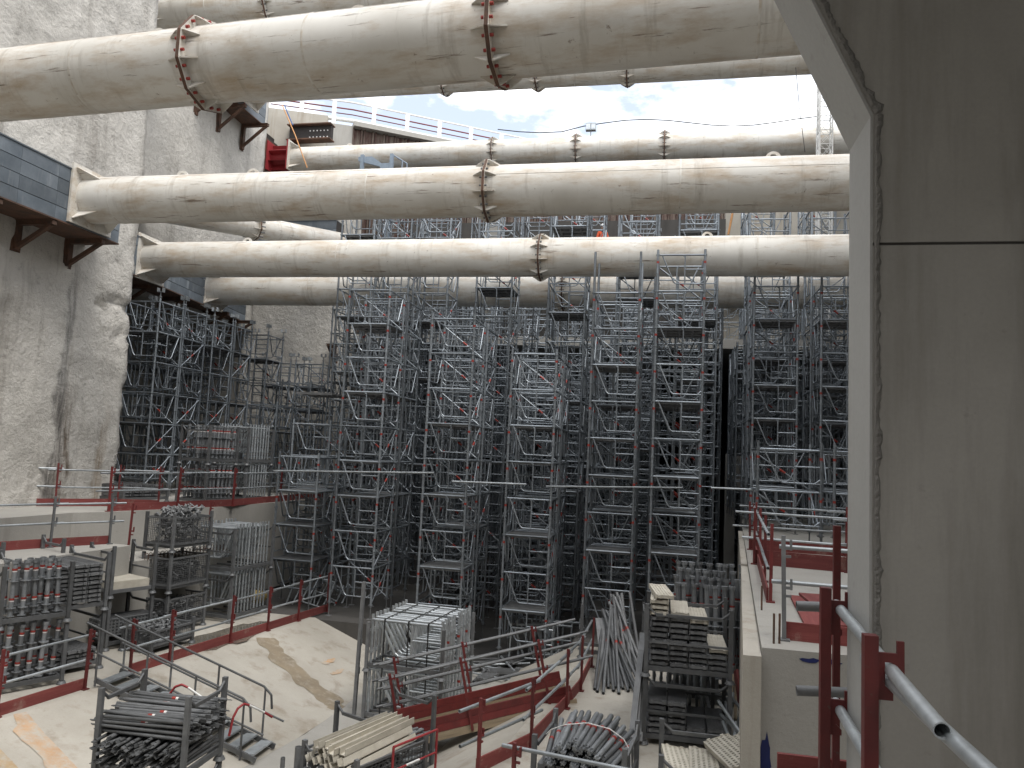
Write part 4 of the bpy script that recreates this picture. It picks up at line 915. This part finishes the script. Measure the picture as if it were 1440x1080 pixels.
# ================================================================== CHANNEL: BRACE PALLET, BEAM CRATE
def hollow(L, r, n=9, m='galvanised_dull', label=None):
    mb = MB(); mb.pipe((-L/2, 0, 0), (L/2, 0, 0), r, r*.18, n)
    return mb
def brace_mesh(L, r=.022, band=True):
    mb = hollow(L, r, 8); mb.box((L/2+.03, 0, 0), (.09, r*.5, r*2)); mb.box((-L/2-.03, 0, 0), (.09, r*.5, r*2))
    if band: mb.mat(1); mb.tube((-.03, 0, 0), (.03, 0, 0), r*1.08, 8, caps=False); mb.mat(2); mb.tube((.03, 0, 0), (.07, 0, 0), r*1.08, 8, caps=False)
    return mm(mb, ['pallet_steel', 'label_red', 'label_white'])
BR_ = [brace_mesh(1.3, .024, False), brace_mesh(1.3, .024, True)]
cN = Vector((-6.82, 9.98, ZC)); rzN = R(3)
for k in range(2):
    cc = cN+Vector((0, 0, 1.13*k)); stillage(('lower dark post pallet under the heap of diagonal braces', 'upper dark post pallet heaped with diagonal braces')[k], cc, rzN, 1.28, .95, 1.12)
    rng = random.Random(80+k)
    for r_ in range(10 if k else 6):
        for q in range(16):
            endon = k and r_ < 6
            if k == 0 and q > 5: continue
            if endon:
                o = put('diagonal_brace', BR_[0], 'steel brace lying end-on in the upper braces pallet', 'brace', 'end-on braces on the upper dark pallet', loc(cc, rzN, (-.56+.075*q+rng.uniform(-.015, .015), rng.uniform(-.12, .04), .21+.064*r_+rng.uniform(-.015, .015))), (rng.uniform(0, 3), rng.uniform(-.07, .07), rzN+R(90)+rng.uniform(-.12, .12))); o.scale = (.78, 1, 1); continue
            zz = .20+.066*r_+(.02*math.sin(q) if r_ == 9 else 0)+(.05 if r_ == 9 and q > 8 else 0)
            put('diagonal_brace', BR_[1 if rng.random() < .16 else 0], ('steel brace in the lower braces pallet', 'steel brace in the top layers of the upper braces pallet')[k], 'brace', 'braces on the '+('lower', 'upper')[k]+' dark pallet', loc(cc, rzN, (rng.uniform(-.07, .07), -.42+.056*q, zz)), (rng.uniform(0, 3), rng.uniform(-.02, .02), rzN+rng.uniform(-.035, .035)))
hk = ((0, 0, 0), (.05, 0, .25), (.12, 0, .36), (.22, 0, .40), (.32, 0, .36))
for k, (p, rzz) in enumerate(((atY(232, 1000, 10.75), .2), (atY(322, 1035, 10.6), 1.2))):
    mb = MB(); mb.path(hk, .018, 7); mb.mat(1); mb.path([(.32, 0, .36), (.62, 0, .18)], .017, 7); mb.mat(0); mb.path([(.62, 0, .18), (.78, 0, .07)], .018, 7)
    tag(mb.build('bent_barrier_tube', ['red_jack', 'white_paint'], None, p, (0, 0, rzz)), ('bent red and white barrier tube behind the braces pallet, beside the stairs', 'bent red barrier tube hooked on the corner of the braces pallet')[k], 'tube')
# crate of pale channel beams
cU = atZ(520, 1040, -4.55); cU = Vector((cU.x-.05, cU.y, ZC)); rzU = R(66)
stillage('mesh cage of pale channel beams next to the foot of the red ramp', cU, rzU, 1.5, 1.15, 1.15, top=True, mesh=True)
def chan(L=1.5, w=.13, h=.10):
    mb = MB(); t = .012; mb.box((0, 0, 0), (L, w, t)); mb.box((0, w/2-t/2, -h/2), (L, t, h)); mb.box((0, -w/2+t/2, -h/2), (L, t, h)); return mm(mb, 'pale_steel')
CH = chan(); rng = random.Random(5)
for r_ in range(3):
    for q in range(6-r_):
        put('channel_beam', CH, 'pale steel channel beam lying in the mesh cage', 'beam', 'channel beams in the mesh cage', loc(cU, rzU, (rng.uniform(-.06, .06)-.1, -.42+.15*q+.06*r_, 1.02+.115*r_)), (R(155)+rng.uniform(-.15, .15)+(.4 if r_ == 2 else 0), -.06, rzU+rng.uniform(-.05, .05)))
junk('fittings under the channel beams in the mesh cage', cU+Vector((0, 0, .22)), rzU, 1.4, 1.05, .68, 260, 44, 'galvanised_dull', .02, .5)
cV = cU+Vector((-.75, .75, 0)); cV.z = ZC
stillage('post pallet of loose tubes behind the pale channel beams', cV+Vector((.55, .65, 0)), rzU, 1.4, 1.0, 1.3, mat='pallet_steel')
TUB = {k: mm(hollow(1.5, r), 'galvanised_dull') for k, r in (('a', .026), ('b', .034))}
TUBG = mm(hollow(1.5, .028), 'galvanised')
for r_ in range(4):
    for q in range(9): put('steel_tube', TUB['a'] if q % 3 else TUBG, 'loose steel tube lying in the pallet behind the channel beams', 'tube', 'tubes behind the channel beams', loc(cV+Vector((.55, .65, 0)), rzU, (rng.uniform(-.1, .1), -.42+.1*q, .24+.14*r_)), (0, rng.uniform(-.05, .05), rzU+rng.uniform(-.12, .12)))
for k, (x, y) in enumerate(((398, 1065), (420, 1050), (440, 1062), (432, 1080), (410, 1085), (452, 1078))):
    p = atZ(x, y, -4.72); mb = MB(); mb.pipe((0, 0, 0), (0, 0, .98), .055 if k else .035, .006, 12); tag(mb.build('upright_tube', 'galvanised_dull', None, (p.x, p.y, ZC), (0, 0, 0)), 'thick open-ended tube standing upright in the channel by the bank foot', 'tube', 'upright open tubes by the bank foot')
gt = thing('red_gate_panel', 'red and white barrier panel leaning against the channel beam cage', 'barrier', loc(cU, rzU, (.35, -.72, .15)), rzU)
mb = MB(); mb.path([(-.5, 0, 0), (-.5, 0, 1.1), (.5, 0, 1.1), (.5, 0, 0), (-.5, 0, 0)], .02, 8); mb.build('outer_tube', 'red_jack', gt)
for z in (.4, .75): mb = MB(); mb.tube((-.5, 0, z), (.5, 0, z), .016, 8); mb.mat(1); mb.tube((-.2, 0, z), (.1, 0, z), .018, 8); mb.build('cross_tube', ['red_jack', 'white_paint'], gt)
mb = MB(); mb.box((-.25, 0, .18), (.4, .006, .3)); mb.build('plate', 'red_timber', gt)

# ================================================================== STORAGE BENCH
# tied tube bundle on a pallet of plank ends
cT = Vector((-.95, 10.95, ZB)); rzT = R(-6)
stillage('post pallet under the tied bundle of grey tubes', cT, rzT, 1.2, 1.15, .98)
SBM = mm(MB().box((0, 0, 0), (1.1, .105, .085)), 'pallet_steel')
for r_ in range(5):
    for q in range(9): put('short_beam', SBM, 'dark short beam packed in rows below the tied tubes', 'beam', 'dark short beams under the tied tubes', loc(cT, rzT, (-.5+.125*q, random.uniform(-.02, .02), .23+.098*r_)), (0, 0, rzT+R(90)))
def tied_tube():
    mb = hollow(1.25, .036, 10); mb.box((-.66, 0, 0), (.1, .02, .07)); mb.box((-.66, 0, 0), (.08, .07, .02)); mb.mat(1); mb.tube((.05, 0, 0), (.12, 0, 0), .0375, 10, caps=False); return mm(mb, ['galvanised_mid', 'label_red'])
TT = tied_tube(); rng = random.Random(9)
for r_ in range(4):
    for q in range(13-2*r_):
        u = (q-(12-2*r_)/2)*.085
        put('tied_tube', TT, 'grey tube with red band in the tied bundle', 'tube', 'tubes of the tied bundle', loc(cT, rzT, (u+rng.uniform(-.01, .01), rng.uniform(-.09, .09), .79+.072*r_-abs(u)*.05+rng.uniform(0, .015))), (rng.uniform(0, 3), rng.uniform(-.04, .02), rzT+R(90)+u*-.28+rng.uniform(-.05, .05)))
mb = MB(); mb.path([loc(cT, rzT, (x, -.05+.05*math.sin(5*x), z)) for x, z in ((-.62, .82), (-.5, .95), (-.3, 1.05), (0, 1.10), (.3, 1.05), (.5, .95), (.6, .8), (.62, .4))]+[], .008, 5); tag(mb.build('tie_strap', 'white_paint'), 'pale strap tied over the bundle of grey tubes', 'strap')
# two-high pallet of decking panels
cP = Vector((.45, 14.15, ZB)); rzP = R(90)
hts = ((13, 10, 9, 4), (6, 6, 2, 2))
for k, lab in ((1, 'lower post pallet with short stacks of decking panels'), (0, 'upper post pallet with tall uneven stacks of decking panels')):
    cc = cP+Vector((0, 0, 0 if k else 1.10)); stillage(lab, cc, rzP, 1.25, 1.38, 1.1 if k else 1.15)
    for q in range(4):
        for r_ in range(hts[k][q]):
            top = r_ == hts[k][q]-1 and k == 0
            put('decking_panel', DECK['pale' if (top or (r_ > 8 and q < 2 and k == 0)) else 'grey'], ('decking panel stacked on the upper pallet', 'decking panel stacked on the lower pallet')[k], 'panel', 'decking panels on the '+('upper', 'lower')[k]+' pallet', cc+Vector((-.48+.325*q+random.uniform(-.012, .012), random.uniform(-.03, .03), .26+.092*r_)), (0, 0, R(90)+random.uniform(-.02, .02)+(.12 if top and q == 0 else 0)))
# props racked behind the decking
cQ = Vector((.95, 16.5, ZB))
stillage('tall rack of galvanised props behind the decking panels', cQ, 0, 1.5, .9, 1.9)
for i in range(9):
    for j in range(4): put('steel_prop', PROPT, 'tall galvanised prop with red collar in the rack behind the decking', 'prop', 'tall props behind the decking', cQ+Vector((-.62+.155*i, -.33+.2*j, .2+.12*j)), (random.uniform(-.03, .03), random.uniform(-.05, .03), random.uniform(0, 3)))
frame_rack(('rack of galvanised frames between the lower decking panels and the tall props',), Vector((.35, 15.45, ZB)), R(0), 8, .13, 1, FRAMED, 'galvanised frame racked behind the lower decking panels', 'frames behind the lower decking panels')
# perforated planks in the foreground pallet
cW = Vector((.72, 10.9, ZB)); stillage('post pallet of pale perforated planks in front of the decking panels', cW, R(90), 1.4, 1.35, 1.0)
for i, (dx, dz, rx, rr) in enumerate(((-.45, .78, .1, .06), (-.12, .80, .06, -.02), (.2, .98, -.35, .2), (.42, 1.04, -.45, .16), (-.3, .70, 0, 0), (.1, .70, 0, 0), (.45, .72, 0, .02), (.58, .82, -.5, .2))):
    put('perforated_plank', PERF, 'pale perforated plank lying loose on the foreground pallet', 'plank', 'perforated planks on the foreground pallet', cW+Vector((dx, -.02*i, dz)), (rx, .12, R(90)+rr))
for r_ in range(4):
    for q in range(4): put('decking_panel', DECK['grey'], 'grey decking panel under the perforated planks', 'panel', 'decking under the perforated planks', cW+Vector((-.48+.32*q, 0, .28+.09*r_)), (0, 0, R(90)))
# bundles of tubes leaning on a low frame beside the front towers
stillage('low post pallet that the loose tubes lean on', Vector((-1.15, 19.15, ZB)), R(5), 1.5, .8, 1.2)
def lean(label, group, feet, tops, n, me_L, r, m, seed):
    rng = random.Random(seed)
    for i in range(n):
        t = i/(n-1); f = feet[0].lerp(feet[1], t)+Vector((rng.uniform(-.05, .05), rng.uniform(-.25, .25), 0)); f.z = ZB+.03; q = tops[0].lerp(tops[1], rng.random())+Vector((rng.uniform(-.1, .1), rng.uniform(-.08, .08), rng.uniform(-.05, .12)))
        d = (q-f).normalized(); L = (q-f).length+rng.uniform(-.05, .25); mb = MB(); mb.pipe((0, 0, 0), (L, 0, 0), r, .005, 9)
        if rng.random() < .4: mb.mat(1); mb.tube((L*.55, 0, 0), (L*.58, 0, 0), r*1.06, 9, caps=False)
        o = mb.build('leaning_tube', [m, 'label_red'], None, f, d.to_track_quat('X', 'Z').to_euler()); tag(o, label, 'tube', group)
lean('galvanised tube in the bundle leaning with its feet spread over the bench', 'leaning tubes nearer the tied bundle', (atZ(838, 972, ZB), atZ(903, 974, ZB)), (atY(838, 868, 18.75), atY(862, 862, 18.75)), 16, 2, .033, 'pallet_steel', 3)
lean('galvanised tube in the second leaning bundle beside the decking panels', 'leaning tubes next to the decking', (atZ(878, 940, ZB), atZ(908, 944, ZB)), (atY(858, 852, 19.0), atY(884, 846, 19.0)), 12, 2, .038, 'galvanised_dull', 4)
for i in range(4):
    a = atZ(852+9*i, 962, ZB); b = atY(842+6*i, 872, 18.6); mb = MB(); L = (b-a).length; mb.box((L/2, 0, 0), (L, .16, .04)); tag(mb.build('leaning_plank', 'galvanised_dull', None, a+Vector((0, 0, .03)), dirrot(a, b)), 'flat steel plank leaning among the loose tubes', 'plank', 'flat planks leaning among the tubes')
# long dark beams leaning beside the decking pallet
for i in range(3):
    a = atZ(885+7*i, 1075-14*i, ZB); b = cP+Vector((-.78, -.2+.25*i, 1.35+.1*i)); L = (b-a).length; mb = MB(); mb.box((L/2, 0, 0), (L, .1, .14)); tag(mb.build('leaning_beam', 'galvanised_dull', None, a+Vector((0, 0, .04)), dirrot(a, b)), 'long grey steel beam leaning on the side of the decking pallet', 'beam', 'beams leaning on the decking pallet')

# ================================================================== RIGHT-HAND BENCH, BARRIERS
def XW(y): return 1.05+(y-8.7)*.082
struct(poly_slab('upper_bench_opposite', [(XW(8.7), 8.7), (9.0, 8.7), (9.0, 33.4), (XW(33.4), 33.4)], ZB-.4, ZU, 'concrete_grey'))
pw = thing('precast_wall', 'thin pale precast wall skin along the bench edge beside the leaning timbers', 'wall', (0, 0, 0))
poly_slab('panel', [(XW(7.8)-.13, 8.55), (XW(8.6)-.01, 8.55), (XW(16)-.01, 16), (XW(16)-.13, 16)], ZB, ZU-.06, 'concrete_pale', pw)
poly_slab('panel', [(XW(16)-.13, 16.03), (XW(16)-.01, 16.03), (XW(24)-.01, 24), (XW(24)-.13, 24)], ZB, ZU-.02, 'concrete_pale', pw)
mb = MB(); p0 = atY(1125, 930, 8.7); 
bp = MB(); rng = random.Random(2)
def blot(x, y, w, h, m, label, seed, Y=8.695):
    rng = random.Random(seed); c = atY(x, y, Y); mb = MB(); n = 14; mb.add([(c.x+math.cos(2*math.pi*i/n)*w*(1+rng.uniform(-.35, .35)), Y, c.z+math.sin(2*math.pi*i/n)*h*(1+rng.uniform(-.35, .35))) for i in range(n)], [tuple(range(n))]); o = mb.build('paint_mark', m); return struct(o)
blot(1140, 929, .11, .025, 'blue_paint', '', 1); blot(1172, 932, .07, .03, 'blue_paint', '', 2); blot(1077, 1065, .05, .22, 'blue_paint', '', 3); blot(1187, 998, .06, .07, 'black_strap', '', 4)
for y0 in (9.6,): pass
ZZ = ZU
def rp(x, y): return Vector((*atZ(x, y, ZU).xy, ZU))
guardrail('red posts and boards along the bench edge beside the drop to the decking', [Vector((XW(y)+.22, y, ZU)) for y in (11.6, 13.6, 15.8, 18.4)], h=1.1, over=.5)
guardrail('tubes and red board crossing the bench beyond the red planks', [Vector((1.75, 15.9, ZU)), Vector((3.4, 15.6, ZU)), Vector((5.4, 15.3, ZU))], h=1.1, over=.4, toe=.28)
guardrail('farther tubes with red board across the bench before the low scaffold', [Vector((1.95, 18.6, ZU)), Vector((4.0, 18.5, ZU)), Vector((6.5, 18.4, ZU))], h=1.1, over=.4, toe=.24)
guardrail('galvanised corner post with red board at the near end of the bench', [Vector((1.34, 9.15, ZU)), Vector((3.3, 9.0, ZU))], h=1.15, post='galvanised_dull', over=.15, toe=.2, rails=(1.0, .62))
for i, (x0, y0, x1, y1) in enumerate(((1128, 842, 1165, 905), (1140, 842, 1200, 890))):
    a, b = rp(x0, y0), rp(x1, y1); L = (b-a).length; mb = MB(); mb.box((L/2, 0, .02), (L, .34, .035)); tag(mb.build('red_plank', 'red_timber', None, a+Vector((0, 0, .004+.037*i)), dirrot(a, b)), ('wide faded red plank lying on the pale bench top', 'second faded red plank crossing over the first on the bench top')[i], 'plank')
for i, (x, y) in enumerate(((1071, 858), (1088, 905), (1096, 905))):
    p = rp(x, y); mb = MB(); mb.tube((0, 0, 0), (0, 0, .32), .012, 6); tag(mb.build('rebar_stub', 'rust', None, p), 'short rusty bar sticking up from the bench edge', 'rebar', 'bars sticking up from the bench edge')
# junk between precast wall and decking: timbers, red plank, cylinders
for i, (x0, y0, x1, y1, m, lab) in enumerate(((1027, 1020, 1030, 955, 'timber', 'weathered timber leaning on the precast wall'), (1034, 1018, 1036, 950, 'timber', 'second weathered timber leaning beside the red one'), (1046, 1030, 1037, 948, 'red_timber', 'red painted timber leaning against the precast wall'), (1036, 960, 1046, 880, 'galvanised_dull', 'dark steel section leaning against the precast wall'))):
    a = atZ(x0, y0, ZB); b = atY(x1, y1, a.y+.55); b.x = min(b.x, XW(b.y)-.2); L = (b-a).length; mb = MB(); mb.box((L/2, 0, 0), (L, .05, .17)); tag(mb.build('leaning_timber', m, None, a+Vector((0, 0, .06)), dirrot(a, b)), lab, 'timber')
for i in range(12):
    p = atZ(1030+rng.uniform(-8, 12), 1072+rng.uniform(-25, 20), ZB); q = Vector((p.x, p.y, ZB+.05+.055*i)); put('steel_tube', TUBG, 'short tube in the messy heap at the foot of the precast wall', 'tube', 'tubes heaped at the precast wall', q, (0, rng.uniform(-.5, .1), R(95)+rng.uniform(-.3, .3)))
for i in range(3):
    p = atZ(1024+10*i, 945, ZB); mb = MB(); mb.tube((0, 0, 0), (0, 0, 1.25), .11, 14); mb.tube((0, 0, 1.25), (0, 0, 1.4), .11, 14, .04); mb.mat(1); mb.tube((0, 0, 1.4), (0, 0, 1.5), .05, 10); tag(mb.build('gas_cylinder', ['dark_steel', 'red_jack'], None, (p.x, p.y, ZB)), 'dark gas cylinder standing between the prop rack and the precast wall', 'cylinder', 'gas cylinders by the precast wall')

# near guardrail at the landing edge
def near_post(label, p, h, w, top):
    root = thing('barrier_post', label, 'post', p); mb = MB(); mb.box((0, 0, h/2), (w, w, h)); mb.build('upright', 'red_paint', root)
    for z in (h-.12, h-.58):
        mb = MB(); mb.prism([(.0, -.1), (.075, -.1), (.075, -.075), (.048, -.05), (.048, .03), (.072, .03), (.072, -.03), (.1, -.05), (.112, -.02), (.112, .105), (.088, .105), (.088, .062), (0, .062)], 'y', -.007, .007); mb.v = [(a_, b_, c_+z) for a_, b_, c_ in mb.v]; mb.build('hook', 'red_paint', root)
    return root
pA = atY(1232, 893, 3.0); pB = atY(1161, 826, 4.0)
near_post('thick red post with hooked brackets closest to the dark wall edge', (pA.x-.02, 3.0, ZU), pA.z-ZU, .047, 0)
near_post('second thick red post before the pale bench end', (pB.x, 4.0, ZU), pB.z-ZU, .047, 0)
pC = atY(1177, 742, 5.1); mb = MB(); mb.box((0, 0, .78), (.04, .04, 1.56)); tag(mb.build('barrier_post', 'red_paint', None, (pC.x, 5.1, ZU)), 'slim red post rising behind the two thick red posts', 'post')
a = atY(1176, 850, 4.12); b = atY(1325, 1028, 2.42); mb = MB(); mb.pipe(a, b, .0245, .004, 16); tag(mb.build('handrail_tube', 'galvanised'), 'galvanised tube through the hooks of both red posts, open rusty end', 'tube')
a2 = a+Vector((.0, 0, -.47)); b2 = Vector((b.x-.02, b.y-.6, b.z-.42)); mb = MB(); mb.pipe(a2, b2, .0245, .004, 16); tag(mb.build('handrail_tube', 'galvanised'), 'lower galvanised tube hooked on the farther thick red post', 'tube')
a3 = Vector((pA.x+.05, 3.0, pA.z-.16)); mb = MB(); mb.pipe(a3+Vector((0, .35, 0)), Vector((.82, 1.6, pA.z-.16)), .0245, .004, 16); tag(mb.build('handrail_tube', 'galvanised'), 'tube running beside the open-ended one past the red post', 'tube')
for y, lab in ((853, 'upper short tube stub behind the second red post'), (972, 'lower short tube stub behind the second red post')):
    a = atY(1120, y-1, 5.0); b = atY(1215, y+3, 5.0); mb = MB(); mb.pipe(a, b, .03, .004, 12); tag(mb.build('tube_stub', 'galvanised_dull'), lab, 'tube')
tb = thing('toe_board', 'faded red board at the landing foot below the thick red posts', 'board', (0, 0, 0)); a = atY(1093, 1058, 5.15); b = atY(1215, 1070, 5.15); mb = MB(); mb.box2((a.x, 5.13, a.z-.3), (b.x+.5, 5.16, a.z)); mb.build('board', 'red_timber', tb)

# ================================================================== TOP OF THE PIT
ms = thing('lattice_mast', 'white lattice mast rising past the far pipe into the sky', 'mast', (5.75, 31.6, 5.3))
for x, y in ((0, 0), (.5, 0), (0, .5), (.5, .5)): mb = MB(); mb.tube((x, y, 0), (x, y, 13.5), .045 if x == 0 else .03, 6); mb.build('chord', 'white_paint', ms)
lat = MB()
for s_ in ((0, 0, .5, 0), (0, .5, .5, .5), (0, 0, 0, .5), (.5, 0, .5, .5)):
    lat.tube((s_[0], s_[1], 0), (s_[2], s_[3], 0), .018, 4); lat.tube((s_[0], s_[1], .02), (s_[2], s_[3], .6), .012, 4); lat.tube((s_[2], s_[3], .02), (s_[0], s_[1], .6), .012, 4)
lat = mm(lat, 'white_paint')
for k in range(22): inst('lacing', lat, ms, (0, 0, .6*k))
def cable(label, pts, r, m):
    mb = MB(); mb.path(pts, r, 5); tag(mb.build('cable', m), label, 'cable')
p = [atY(1119, 95, 26), atY(1124, 150, 26), atY(1132, 214, 26)]; cable('thin steel cable hanging from above past the far pipe', p, .012, 'cable_black')
p = [atY(397, 148, 34.7), atY(415, 190, 34.7), atY(432, 236, 34.7)]; cable('red cable hanging across the bright red jack', p, .03, 'cable_orange')
p = [atY(400, 148, 34.9), atY(410, 172, 34.9), atY(412, 176, 34.9)]; cable('short blue cable beside the red jack', p, .03, 'cable_blue')
p = [atY(1030, 300, 33.2), atY(1024, 330, 33.2)]; cable('orange hose hanging behind the slab scaffold', p, .05, 'cable_orange')
p = [atY(700+30*i, 178+6*math.sin(i*.7)-.6*i+(4 if i < 4 else 0), 40) for i in range(16)]; cable('dark cable drooping along the street edge over the far pipe', p, .03, 'cable_black')
lp = atY(831, 179, 40); o = thing('flood_light', 'small flood light box on the street railing above the far pipe', 'light', (lp.x, lp.y, lp.z-.3)); mb = MB(); mb.box((0, 0, .3), (.55, .25, .4)); mb.build('housing', 'galvanised', o); mb = MB(); mb.tube((0, 0, -1.2), (0, 0, .1), .03, 6); mb.build('stem', 'galvanised', o)
for x in (-.14, .14): mb = MB(); mb.box((x, -.13, .3), (.22, .02, .3)); mb.build('lens', 'galvanised_bright', o)
ap = atY(527, 236, 33.5); o = thing('access_platform', 'small blue-grey steel access platform in front of the far pipe', 'platform', (ap.x-.7, 33.6, ap.z-.3))
for x in (0, 1.5): mb = MB(); mb.box((x, 0, .35), (.16, .16, 1.3)); mb.build('post', 'blue_grey', o)
mb = MB(); mb.prism([(-.2, .9), (.5, .9), (1.0, .55), (1.5, .55), (1.5, .1), (1.1, .1), (.9, .4), (-.2, .7)], 'y', -.04, .04); mb.build('side_plate', 'blue_grey', o)
mb = MB(); mb.box((1.0, .4, .05), (2.2, .9, .08)); mb.build('deck', 'blue_grey', o)
mb = MB(); mb.path([(1.5, .1, 1.0), (2.0, .1, .7), (2.0, .1, -.1)], .03, 6); mb.path([(1.6, .5, 1.0), (2.1, .5, .7), (2.1, .5, -.1)], .03, 6); mb.build('handrail', 'blue_grey', o)
mb = MB(); mb.box((0, 0, -2.0), (.2, .2, 3.6)); mb.box((1.5, 0, -2.0), (.2, .2, 3.6)); mb.build('leg', 'blue_grey', o)
# leaning loose frames and a sand bag on the bench, under the low tower
for k in range(3):
    p = atZ(402+9*k, 850, ZB); tag(inst('leaning_guardrail', FRAMED, None, p, (R(-18-4*k), R(14+9*k), R(12+10*k))), 'loose galvanised frame leaning askew under the low scaffold tower', 'frame', 'loose leaning frames')
p = atZ(362, 848, ZB); mb = MB(); n = 10; vs = []
for j in range(7):
    th = math.pi*j/6
    for i in range(n): ph = 2*math.pi*i/n; rr = 1+.2*mn.noise(Vector((i*.7, j*.9, 3))); vs.append((.3*math.sin(th)*math.cos(ph)*rr, .25*math.sin(th)*math.sin(ph)*rr, .2+.22*math.cos(th)*rr))
mb.add(vs, [(j*n+i, j*n+(i+1) % n, (j+1)*n+(i+1) % n, (j+1)*n+i) for j in range(6) for i in range(n)], True); tag(mb.build('sand_bag', 'yellow_plastic', None, p), 'crumpled yellow bag on the bench beside the frame rack', 'bag')

# ================================================================== WORKER ON THE SLAB SCAFFOLD
def skin_body(name, verts, edges, radii, m, parent=None, root=0, sub=2):
    me = bpy.data.meshes.new(name); me.from_pydata(verts, edges, []); o = bpy.data.objects.new(name, me); COL.objects.link(o); me.materials.append(MAT[m])
    sk = o.modifiers.new('skin', 'SKIN'); sk.use_smooth_shade = True
    if not me.skin_vertices: me.skin_vertices.new() if hasattr(me.skin_vertices, 'new') else None
    bpy.context.view_layer.objects.active = o
    if len(me.skin_vertices) == 0: bpy.ops.mesh.customdata_skin_add()
    for i, r in enumerate(radii): me.skin_vertices[0].data[i].radius = r if isinstance(r, tuple) else (r, r)
    me.skin_vertices[0].data[root].use_root = True
    s = o.modifiers.new('sub', 'SUBSURF'); s.levels = sub; s.render_levels = sub; o.parent = parent; return o
hp = atY(848, 317, 36.8); wz = hp.z-1.80
V = [(0, 0, .95), (0, 0, 1.15), (0, 0, 1.38), (0, 0, 1.50), (0, 0, 1.60), (0, -.01, 1.72), (.2, 0, 1.42), (.27, -.05, 1.14), (.24, -.25, .96), (-.2, 0, 1.42), (-.29, -.02, 1.14), (-.26, -.22, .98), (.1, 0, .88), (.11, -.02, .5), (.11, .02, .08), (.11, -.14, .04), (-.1, 0, .88), (-.11, -.02, .5), (-.11, .02, .08), (-.11, -.14, .04), (.23, -.33, .93), (-.25, -.30, .96)]
Ed = [(0, 1), (1, 2), (2, 3), (3, 4), (4, 5), (2, 6), (6, 7), (7, 8), (2, 9), (9, 10), (10, 11), (0, 12), (12, 13), (13, 14), (14, 15), (0, 16), (16, 17), (17, 18), (18, 19), (8, 20), (11, 21)]
Rr = [(.16, .12), (.15, .11), (.19, .12), .07, .065, (.095, .11), .07, .05, .035, .07, .05, .035, .095, .065, .05, .04, .095, .065, .05, .04, .03, .03]
bd = skin_body('person', V, Ed, Rr, 'navy_cloth'); bd.location = (hp.x, 36.8, wz); bd.rotation_euler = (0, 0, .5)
tag(bd, 'person in orange jacket and white helmet standing on the slab scaffold', 'person')
jk = skin_body('jacket', [V[i] for i in (0, 1, 2, 3, 6, 7, 8, 9, 10, 11)], [(0, 1), (1, 2), (2, 3), (2, 4), (4, 5), (5, 6), (2, 7), (7, 8), (8, 9)], [(.19, .15), (.18, .14), (.21, .145), .09, .085, .065, .05, .085, .065, .05], 'orange_cloth', bd)
mb = MB(); n = 14
vs = []
for j in range(6):
    th = math.pi/2*j/5
    for i in range(n): ph = 2*math.pi*i/n; vs.append((.135*math.cos(th)*math.cos(ph), .16*math.cos(th)*math.sin(ph)-.01, .15*math.sin(th)))
mb.add(vs, [(j*n+i, j*n+(i+1) % n, (j+1)*n+(i+1) % n, (j+1)*n+i) for j in range(5) for i in range(n)], True); mb.box((0, -.17, .01), (.2, .12, .012)); mb.build('helmet', 'helmet_white', bd, (0, 0, 1.74))
mb = MB(); mb.tube((0, -.105, 1.70), (0, -.135, 1.685), .02, 6, .012); mb.build('nose', 'skin', bd); mb = MB(); mb.tube((0, -.03, 1.60), (0, -.04, 1.79), .092, 12, .1); mb.build('face', 'skin', bd)
mb = MB(); mb.box2((hp.x-1.3, 36.2, wz-.06), (hp.x+1.3, 37.5, wz)); o = tag(mb.build('work_platform', 'galvanised_dull'), 'plank platform the worker stands on', 'platform')
for x in (-1.2, 1.2):
    for y in (36.3, 37.4): mb = MB(); mb.tube((hp.x+x, y, 5.3), (hp.x+x, y, wz-.06), .03, 6); mb.build('leg', 'scaffold_steel', o)

# loose frames, planks and tubes on the channel floor beyond the ramp
rng = random.Random(12)
for k in range(4):
    p = atZ(715+14*k, 935-4*k, ZC); tag(inst('standing_guardrail', FRAME, None, p, (rng.uniform(-.1, .1), rng.uniform(-.1, .1), rng.uniform(-.5, .6))), 'loose bright frame standing in the channel beyond the red ramp', 'frame', 'loose frames beyond the ramp')
for k in range(14):
    p = atZ(rng.uniform(670, 790), rng.uniform(915, 955), ZC); put('steel_tube', TUBG if k % 2 else TUB['b'], 'loose tube lying on the channel floor beyond the red ramp', 'tube', 'loose tubes on the channel floor', p+Vector((0, 0, .04+.01*k)), (0, 0, rng.uniform(0, 3)))
for k in range(5):
    p = atZ(rng.uniform(690, 760), rng.uniform(925, 960), ZC); put('loose_plank', DECK['grey'], 'loose plank lying on the channel floor beyond the red ramp', 'plank', 'loose planks on the channel floor', p+Vector((0, 0, .1+.02*k)), (0, 0, rng.uniform(0, 3)))
